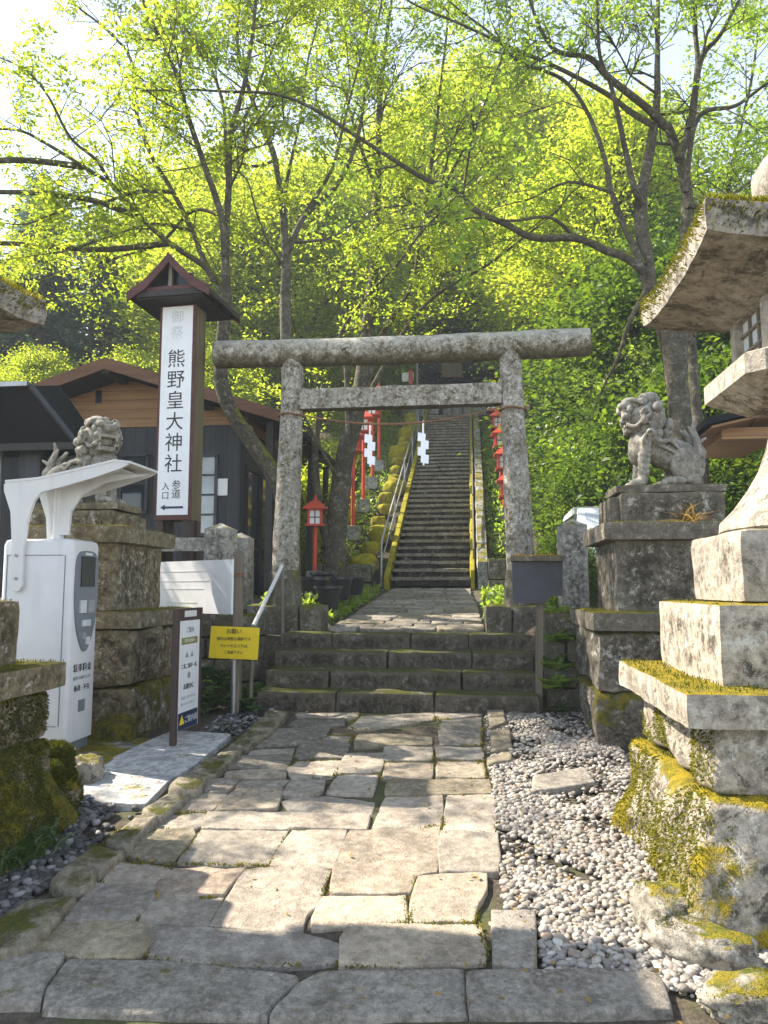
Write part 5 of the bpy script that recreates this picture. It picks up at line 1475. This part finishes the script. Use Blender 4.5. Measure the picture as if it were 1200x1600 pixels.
# ------------------------------------------------------------------ trees
class Tree:
    def __init__(s, seed): s.w = MB(); s.P = []; s.D = []; s.L = []; s.r = random.Random(seed)
    def limb(s, pts, r0, r1, sides=8, n=5, jit=.0):
        P = spline(pts, n); k = len(P)
        if jit: P = [p+Vector((s.r.gauss(0, jit), s.r.gauss(0, jit), s.r.gauss(0, jit))) if 0 < i < k-1 else p for i, p in enumerate(P)]
        R = [r0+(r1-r0)*(i/(k-1))**.85 for i in range(k)]
        s.w.tube(P, R, sides, wob=.12 if r0 > .05 else 0)
        return P, R
    def leaves(s, a, b, n, L, spread):
        r = s.r; ax = (b-a).normalized()
        for c in range(3):
            q = a.lerp(b, (.35, .72, 1.0)[c])+Vector((r.gauss(0, spread*.6), r.gauss(0, spread*.6), r.gauss(0, spread*.4))); sz = r.uniform(.65, 1.2)
            for _ in range(max(2, n//3)):
                p = q+Vector((r.gauss(0, spread*.55), r.gauss(0, spread*.55), r.gauss(0, spread*.25)))
                d = ax*.6+Vector((r.gauss(0, .8), r.gauss(0, .8), r.gauss(-.1, .4)))
                s.P.append(tuple(p)); s.D.append(tuple(d)); s.L.append(r.uniform(.6, 1.35)*L*sz)
    def twig(s, p, d, ln, r0, level, leaf, nl, spread, droop=0.0, kids=5):
        d = d.normalized(); mid = p+d*ln*.5+Vector((s.r.gauss(0, .08), s.r.gauss(0, .08), s.r.gauss(.03, .08)))*ln
        e = p+d*ln+Vector((s.r.gauss(0, .14), s.r.gauss(0, .14), s.r.gauss(.04-droop, .1)))*ln
        s.w.tube([p, mid, e], [r0, r0*.7, r0*.3], 5 if level > 1 else 4 if level else 3, cap=False)
        if level == 0:
            s.leaves(p, e, nl, leaf, spread); return
        for k in range(kids):
            f = s.r.uniform(.25, 1.0); q = p.lerp(mid, f*2) if f < .5 else mid.lerp(e, f*2-1)
            dd = d*.75+Vector((s.r.gauss(0, .65), s.r.gauss(0, .65), s.r.gauss(.12-droop, .45)))
            s.twig(q, dd, ln*s.r.uniform(.38, .62), r0*.55, level-1, leaf, nl, spread, droop, kids)
    def side(s, P, R, start, step, ln, leaf, nl, spread, kids=5, lvl=2, flat=.45):
        acc = 0; tot = sum((P[i+1]-P[i]).length for i in range(len(P)-1)); run = 0
        for i in range(len(P)-1):
            seg = (P[i+1]-P[i]); L = seg.length; run += L; acc += L
            if run < start*tot: acc = 0; continue
            while acc > step:
                acc -= step
                q = P[i].lerp(P[i+1], s.r.random()); t = seg.normalized()
                o = Vector((s.r.gauss(0, 1), s.r.gauss(0, 1), s.r.gauss(.15, flat)))
                o = (o-t*o.dot(t)*.6).normalized()
                s.twig(q, t*.55+o, ln*s.r.uniform(.55, 1.25)*(1-.35*run/tot), max(.006, R[i]*.42), lvl, leaf, nl, spread, 0, kids)
        t = (P[-1]-P[-2]).normalized(); s.twig(P[-1], t, ln*.7, R[-1], lvl, leaf, nl, spread, 0, kids)
    def build(s, name, loc, label, bark, leafm, cat='tree', group=None, wid=.5):
        t = thing(name, loc, label, cat, group)
        s.w.build('trunk', bark, t, 60)
        V, F = leaf_arrays(np.array(s.P), np.array(s.D), np.array(s.L), wid, .8)
        link('crown', fast_mesh('crown', V-np.array(loc), F4=F, mat=leafm), t)
        return t
LEAFCOUNT = {}
def traced(name, seed, limbs, label, bark, leafm, step=.28, ln=1.2, leaf=.076, nl=12, spread=.10, cat='tree', kids=5, extra=None):
    """limbs: (Y of start, Y drift, r0, r1, leafy start, [photo points])"""
    T = Tree(seed); base = None
    for (y0, dy, r0, r1, st, px) in limbs:
        n = len(px); pts = [at(x, y, Y=y0+dy*i/(n-1)) for i, (x, y) in enumerate(px)]
        if base is None: base = pts[0].copy()
        P, R = T.limb(pts, r0, r1, 12 if r0 > .1 else 8, 6)
        if st < 1: T.side(P, R, st, step, ln, leaf, nl, spread, kids)
    if extra: extra(T)
    LEAFCOUNT[name+str(seed)] = len(T.P)
    return T.build(name, tuple(base), label, bark, leafm, cat)

traced('leafy_tree', 1, [
 (10.6, -.6, 0.156, 0.084, 1, [(455,915),(453,840),(446,785),(430,745),(400,700),(365,650),(345,590),(350,505),(354,460)]),
 (10.0, -.5, 0.068, 0.014, .25, [(354,465),(352,390),(357,300),(360,210),(380,140),(395,50),(402,-30),(410,-140)]),
 (9.9, -.9, 0.058, 0.014, .25, [(352,400),(345,335),(320,260),(295,185),(275,115),(245,50),(215,-20),(180,-120)]),
 (10.0, .8, 0.058, 0.013, .25, [(352,455),(338,440),(318,405),(300,360),(270,300),(235,240),(212,170),(205,95),(165,45),(110,0),(70,-60)]),
 (10.0, -1.2, 0.051, 0.010, .2, [(335,440),(318,415),(265,380),(220,340),(175,290),(130,260),(65,220),(30,204),(-20,198),(-100,170)]),
 (10.0, .9, 0.034, 0.010, .2, [(357,290),(352,230),(350,170),(335,120),(318,85),(300,50),(272,0),(250,-60)]),
 (9.8, -1.4, 0.031, 0.008, .1, [(175,290),(150,250),(110,215),(75,150),(40,110),(0,90)]),
 (10.1, 1.0, 0.031, 0.008, .1, [(360,210),(390,170),(420,90),(450,20),(480,-60)]),
 (10.0, -1.0, 0.031, 0.008, .0, [(270,300),(215,300),(150,320),(95,330),(40,350),(-20,345)]),
 (10.1, 1.2, 0.034, 0.008, .0, [(345,335),(300,330),(250,380),(190,400),(120,420),(60,440)]),
 (10.0, -1.2, 0.027, 0.008, .0, [(300,360),(240,350),(170,370),(110,390),(50,400)]),
 (9.7, -1.9, .05, .014, .45, [(220,340),(130,310),(0,300),(-180,310),(-330,330),(-420,340)]),  # this bough and the next: added, running out of view, to shade the upper path
 (9.9, -1.5, .05, .014, .5, [(265,380),(150,390),(0,380),(-170,390),(-300,400),(-380,410)]),
 (9.5, -3.7, .05, .014, .6, [(130,260),(20,250),(-120,265),(-260,285),(-400,290)]),  # added bough, stretched out of view to dapple the near path
], 'mossy leaning tree whose fan of stems rises behind the left end of the torii lintel', M['bark_moss'], M['leaf'], nl=11)
traced('leafy_tree', 2, [
 (11.4, -.2, 0.131, 0.077, 1, [(455,930),(450,800),(452,650),(446,500),(447,400)]),
 (11.2, -.6, 0.068, 0.014, .3, [(447,405),(441,320),(427,240),(410,200),(386,130),(370,60),(378,-10),(385,-110)]),
 (11.2, .6, 0.058, 0.014, .3, [(449,395),(475,340),(525,290),(553,235),(568,165),(580,80),(595,10),(610,-90)]),
 (11.3, -.8, 0.041, 0.010, .3, [(470,345),(498,300),(521,258),(536,198),(551,138),(574,50),(585,-40)]),
 (11.2, 1.2, 0.034, 0.010, .2, [(441,320),(455,250),(470,180),(480,100),(500,20),(510,-60)]),
 (11.2, -1.2, 0.027, 0.008, .1, [(447,420),(420,380),(400,330),(385,280),(350,260)]),
 (11.3, 1.0, 0.027, 0.008, .1, [(455,380),(520,370),(580,330),(640,320),(700,310)]),
 (11.3, -.8, 0.027, 0.008, .1, [(430,250),(400,260),(350,250),(300,262),(240,270)]),
], 'slender pale trunked tree rising directly behind the left torii pillar', M['bark'], M['leaf'], nl=11)
traced('leafy_tree', 3, [
 (12.6, .0, 0.213, 0.119, 1, [(520,925),(524,850),(530,780),(540,710),(556,650),(566,590),(582,450)]),
 (12.6, .2, 0.098, 0.014, .35, [(583,455),(585,365),(591,277),(592,180),(600,90),(612,0),(625,-80)]),
 (12.6, .6, 0.068, 0.014, .35, [(560,640),(600,520),(645,445),(656,361),(668,296),(680,210),(690,120),(700,30),(705,-60)]),
 (12.5, -.8, 0.054, 0.014, .3, [(550,680),(580,610),(634,514),(683,460),(760,415),(820,370),(870,330)]),
 (12.5, -.6, 0.048, 0.014, .3, [(545,700),(540,560),(534,518),(583,453),(626,407),(660,361),(720,300)]),
 (12.7, .8, 0.041, 0.010, .2, [(590,300),(560,220),(540,150),(520,80),(505,0)]),
 (12.7, .6, 0.041, 0.010, .2, [(656,361),(700,280),(740,200),(775,120),(800,40)]),
 (12.5, .2, 0.107, 0.035, 1, [(528,890),(500,800),(492,720),(498,650),(505,600)]),
 (12.5, -.4, 0.041, 0.014, .3, [(535,760),(500,700),(470,640),(440,600)]),
], 'thick mossy trunked tree leaning towards the stairway inside the torii', M['bark_moss'], M['leaf'], nl=11, step=.32)
traced('leafy_tree', 4, [
 (9.6, .2, 0.164, 0.105, 1, [(1075,800),(1066,690),(1056,590),(1040,510),(1012,440)]),
 (9.8, .2, 0.107, 0.017, .35, [(1015,450),(1002,350),(1003,300),(1017,225),(1026,165),(1027,100),(1028,0),(1030,-110)]),
 (9.7, -.9, 0.051, 0.010, .3, [(1003,320),(990,290),(970,200),(955,135),(937,85),(933,0),(925,-80)]),
 (9.6, -.6, 0.065, 0.014, .35, [(1008,425),(978,402),(945,390),(900,372),(835,371),(790,350),(745,330),(710,295),(665,280),(600,240),(545,205),(490,170),(430,147),(350,143),(300,140)]),
 (9.7, .9, 0.051, 0.010, .35, [(1005,415),(978,360),(955,300),(945,250),(920,180),(880,125),(810,95),(770,55),(700,0),(650,-60)]),
 (9.8, .4, 0.123, 0.056, 1, [(1058,620),(1062,500),(1070,400),(1074,310),(1062,245),(1042,195)]),
 (9.9, -.8, 0.061, 0.013, .3, [(1042,200),(1012,170),(950,120),(920,90),(870,80),(842,40),(825,-10),(800,-80)]),
 (9.8, .8, 0.048, 0.010, .3, [(1020,195),(985,175),(950,148),(880,110),(800,75),(725,40),(650,8),(590,-30)]),
 (9.9, .5, 0.061, 0.014, .3, [(1060,250),(1080,190),(1090,100),(1085,40),(1080,-40),(1080,-120)]),
 (9.9, -.6, 0.048, 0.010, .3, [(1078,200),(1095,95),(1125,55),(1155,0),(1190,-70)]),
 (9.9, -.8, 0.041, 0.010, .3, [(1070,300),(1090,185),(1150,165),(1200,130),(1280,90)]),
 (9.9, .6, 0.041, 0.010, .2, [(1074,320),(1110,325),(1150,300),(1190,270),(1260,220)]),
 (9.7, .5, 0.041, 0.008, .2, [(1012,450),(985,500),(965,560),(945,600),(925,650)]),
 (9.6, -1.4, 0.027, 0.008, .1, [(900,372),(860,340),(800,345),(740,340),(680,350),(620,360)]),
 (9.7, .9, 0.027, 0.008, .1, [(955,300),(900,285),(870,290),(830,310),(790,320)]),
], 'large many stemmed tree on the right with long mossy boughs reaching left', M['bark_moss'], M['leaf_right'], nl=8, step=.32, ln=1.2)
traced('leafy_tree', 5, [
 (11.8, .3, 0.107, 0.070, 1, [(1110,850),(1100,760),(1092,680),(1085,600),(1080,520)]),
 (11.9, .4, 0.061, 0.014, .2, [(1080,525),(1100,430),(1130,330),(1150,230),(1175,120),(1190,0)]),
 (11.9, -.5, 0.054, 0.014, .2, [(1082,540),(1060,450),(1110,360),(1160,320),(1230,280)]),
], 'slim tree standing behind the large right hand tree by the shed', M['bark_moss'], M['leaf_right'], nl=12, step=.28)

# generic trees of the hillside
def hill_tree(seed, h, leaf, ncl, per, bark, leafm, rx, name, label, z0f=.3, lean=.0):
    T = Tree(seed); r = T.r
    P, R = T.limb([(0, 0, -.5), (r.gauss(0, .15), r.gauss(0, .15), h*.3), (r.gauss(0, .3)+lean, r.gauss(0, .3), h*.65), (lean*1.5, 0, h*.95)], .045*h*.45, .03, 8, 5)
    for k in range(ncl):
        zf = r.uniform(z0f, 1.0); q = P[min(len(P)-1, int(zf*.95*(len(P)-1)))]
        a = r.uniform(0, 6.28); rad = rx*math.sin(math.pi*min(1, .12+.86*(zf-z0f)/(1-z0f)))**.75*r.uniform(.55, 1.05)
        e = q+Vector((math.cos(a)*rad, math.sin(a)*rad, r.uniform(.0, .25)*rad+r.gauss(0, .2)))
        mid = q.lerp(e, .5)+Vector((r.gauss(0, .15), r.gauss(0, .15), r.gauss(.1, .15)))
        T.w.tube([q, mid, e], [.035, .024, .01], 4, cap=False)
        # flat sprays of leaves along the bough
        for j in range(per):
            f = r.uniform(.35, 1.08); c = q.lerp(mid, f*2) if f < .5 else mid.lerp(e, f*2-1)
            sp = .16+.34*f
            c = c+Vector((r.gauss(0, sp), r.gauss(0, sp), r.gauss(0, sp*.38)))
            T.P.append(tuple(c)); T.D.append((math.cos(a)+r.gauss(0, .8), math.sin(a)+r.gauss(0, .8), r.gauss(-.15, .45))); T.L.append(leaf*r.uniform(.7, 1.3))
    return T.build(name, (0, 0, 0), label, bark, leafm, 'tree', 'trees on the wooded hillside', .55)
def conifer(seed, h):
    T = Tree(seed); r = T.r
    T.limb([(0, 0, -.5), (0, 0, h*.5), (0, 0, h)], .02*h, .02, 8, 4)
    z = h*.12
    while z < h*.98:
        rad = (1-z/h)**.8*h*.22+.15
        for k in range(9):
            a = r.uniform(0, 6.28); e = Vector((math.cos(a)*rad, math.sin(a)*rad, z-.25*rad+r.gauss(0, .1))); q = Vector((0, 0, z))
            T.w.tube([q, e], [.03, .008], 3, cap=False)
            for j in range(int(26*rad)+6):
                f = r.uniform(.2, 1.05); c = q.lerp(e, f)+Vector((r.gauss(0, .13), r.gauss(0, .13), r.gauss(-.06, .08)))
                T.P.append(tuple(c)); T.D.append((math.cos(a)+r.gauss(0, .6), math.sin(a)+r.gauss(0, .6), r.gauss(-.3, .3))); T.L.append(r.uniform(.16, .34))
        z += h*.03
    return T.build('conifer_tree', (0, 0, 0), 'dark conifer', M['bark_far'], M['conifer'], 'tree', 'dark conifers far behind', .3)
def shrub(seed, h, rx, leaf, n, leafm, label):
    T = Tree(seed); r = T.r
    for k in range(n//60):
        a = r.uniform(0, 6.28); u = r.uniform(0, 1)**.5; zf = r.uniform(.03, 1.0)
        rr = rx*math.sqrt(max(0, 1-(max(0, zf-.45)/.6)**2))*u
        c = Vector((math.cos(a)*rr, math.sin(a)*rr, zf*h))
        b = Vector((math.cos(a)*rr*.2, math.sin(a)*rr*.2, max(-.3, zf*h-.9)))
        T.w.tube([b, c], [.018, .006], 4, cap=False)
        for j in range(60):
            p = c+Vector((r.gauss(0, .2), r.gauss(0, .2), r.gauss(0, .16)))
            T.P.append(tuple(p)); T.D.append((math.cos(a)*.6+r.gauss(0, .8), math.sin(a)*.6+r.gauss(0, .8), r.gauss(.1, .6))); T.L.append(leaf*r.uniform(.7, 1.3))
    return T.build('evergreen_shrub', (0, 0, 0), label, M['bark_far'], leafm, 'shrub', 'evergreen shrubs on the right bank', .45)

protoA = [hill_tree(100+i, 10.5+i*.9, .125, 260, 230, M['bark_far'], M['leaf_back'], 3.4+.2*i, 'hillside_tree', 'bright leafy tree on the wooded hillside behind the buildings and stairway') for i in range(3)]
protoD = [hill_tree(200+i, 7.5+i, .14, 170, 190, M['bark_far'], M['leaf_dark'], 2.8, 'hillside_tree', 'darker evergreen tree on the shaded right hillside', .12) for i in range(2)]
protoC = [conifer(300, 15.0), conifer(301, 12.0)]
protoS = [shrub(400, 3.3, 1.5, .12, 21000, M['leaf_dark'], 'dense dark green broadleaf shrub on the bank right of the torii'), shrub(401, 2.6, 1.3, .11, 15000, M['leaf_dark'], 'dense dark green broadleaf shrub on the bank right of the torii')]
used = set()
def put(protos, x, y, rz, sc, dz=0.0, label=None):
    pr = protos[rng.randrange(len(protos))]; loc = (x, y, gz(x, y)+dz)
    if pr.name not in used:
        used.add(pr.name); pr.location = loc; pr.rotation_euler = (0, 0, rz); pr.scale = (sc, sc, sc)
        if label: pr['label'] = label
        return pr
    return copy_tree(pr, loc, rz, sc, label)
R2 = random.Random(77)
bright = [(-9.2, 26), (-6, 27.5), (-5.4, 25.6), (-6.8, 28.5), (-11, 29.5), (-4.2, 31), (4.9, 22), (5.2, 27.5), (-1.2, 37), (-3.5, 36), (1.5, 34), (-8, 34), (4.6, 31), (-14, 33), (-7, 40), (-1, 41), (5, 38), (-5.5, 45), (-.5, 47), (4.5, 43), (9.5, 41), (-10.5, 42), (8, 47), (-14.5, 46), (3.9, 25.2)]
for x, y in bright: put(protoA, x+R2.uniform(-.3, .3), y+R2.uniform(-.3, .3), R2.uniform(0, 6.28), R2.uniform(.95, 1.2)*(1.35 if y > 29 else 1))
darkt = [(4.2, 17.5), (6.2, 16.5), (5.4, 20), (8.5, 19), (7.8, 23), (5.6, 26), (11, 22), (9.5, 28), (13, 27), (8, 33), (13, 34), (10, 16)]
for x, y in darkt: put(protoD, x+R2.uniform(-.3, .3), y+R2.uniform(-.3, .3), R2.uniform(0, 6.28), R2.uniform(.9, 1.25))
conif = [(-14, 22), (-16.8, 26), (-13.6, 24.5), (-18.5, 23), (-17, 27), (-14.5, 30), (-20, 31), (-18, 36), (-12, 37), (-24, 34), (-22, 26), (-16, 43), (-9, 46), (-3, 48), (4, 47), (-21, 42), (10, 44), (-27, 40)]
for x, y in conif: put(protoC, x, y, R2.uniform(0, 6.28), R2.uniform(.85, 1.2), label='dark blue green conifer standing behind the bright hillside trees')
shr = [(1.2, 9.35, .34), (3.4, 15.2, 1.45), (2.5, 14.6, .8), (4.6, 14.4, 1.3), (5.6, 12.0, 1.15), (6.6, 13.6, 1.25), (2.75, 16.9, 1.0), (3.0, 19.0, 1.05), (2.9, 21.8, 1.0), (4.9, 17.2, 1.3), (7.6, 11.5, 1.1), (3.75, 14.0, .75), (4.7, 12.9, .9)]
for x, y, sc in shr: put(protoS, x, y, R2.uniform(0, 6.28), sc, -.15)
for x, y, sc in ((-10.0, 20.5, .62), (-7.4, 20.4, .58), (-12.8, 20.3, .6), (-8.9, 22.8, .66)):
    c = put(protoA, x, y, R2.uniform(0, 6.28), sc)
    c['label'] = 'low bright young tree just behind the roof of the hall'; c['group'] = 'young trees behind the hall'
protoB = [shrub(410, 2.4, 1.15, .10, 13000, M['leaf_back'], 'bright leafy shrub on the bank left of the stairway')]
protoB[0]['group'] = 'bright shrubs left of the stairway'; protoB[0].name = 'leafy_shrub'
for x, y in ((-3.9, 15.4), (-4.1, 17.4), (-4.3, 19.4), (-3.9, 21.6), (-3.7, 24.2), (-5.6, 18.8), (-2.9, 28.3)): put(protoB, x, y, R2.uniform(0, 6.28), R2.uniform(.8, 1.1))
# green bank left of the stairway
def bank_plants():
    P = []
    for _ in range(9000):
        y = nr.uniform(14.4, 26.5); x = nr.uniform(-4.5, -2.25)
        P.append((x, y, gz(x, y)+nr.uniform(-.02, .16)+.12*max(0, mnoise.noise(Vector((x*2, y*2, 0))))))
    for _ in range(2500):
        y = nr.uniform(15, 26); x = nr.uniform(.35, .7); P.append((x, y, szt(y)+nr.uniform(-.1, .2)))
    for _ in range(5000):
        y = nr.uniform(9.2, 14); x = nr.uniform(-2.7, -1.72) if nr.random() < .6 else nr.uniform(.15, 1.4); P.append((x, y, gz(x, y)+nr.uniform(-.01, .10)))
    P = np.array(P); D = nr.normal(size=(len(P), 3))*.8+np.array([0, 0, .5])
    V, F = leaf_arrays(P, D, nr.uniform(.05, .13, len(P)), .5, 1)
    tag(link('bank_plants', fast_mesh('bank_plants', V, F4=F, mat=M['leaf_right'])), 'low green plants and moss covering the banks beside the stairway', 'ground cover', kind='stuff')
bank_plants()

# ------------------------------------------------------------------ thin morning air
hz = NT('haze_air')
pv = hz.n('VolumePrincipled', {'Color': (.86, .93, 1.0, 1), 'Density': .0016, 'Anisotropy': .0})
hz.t.links.new(pv.outputs[0], hz.out.inputs['Volume'])
HB = MB().box((-3, 50, 17), (140, 150, 46)).build('haze', hz.m)
tag(HB, 'pale haze hanging in the air between the trees', 'haze', kind='stuff')
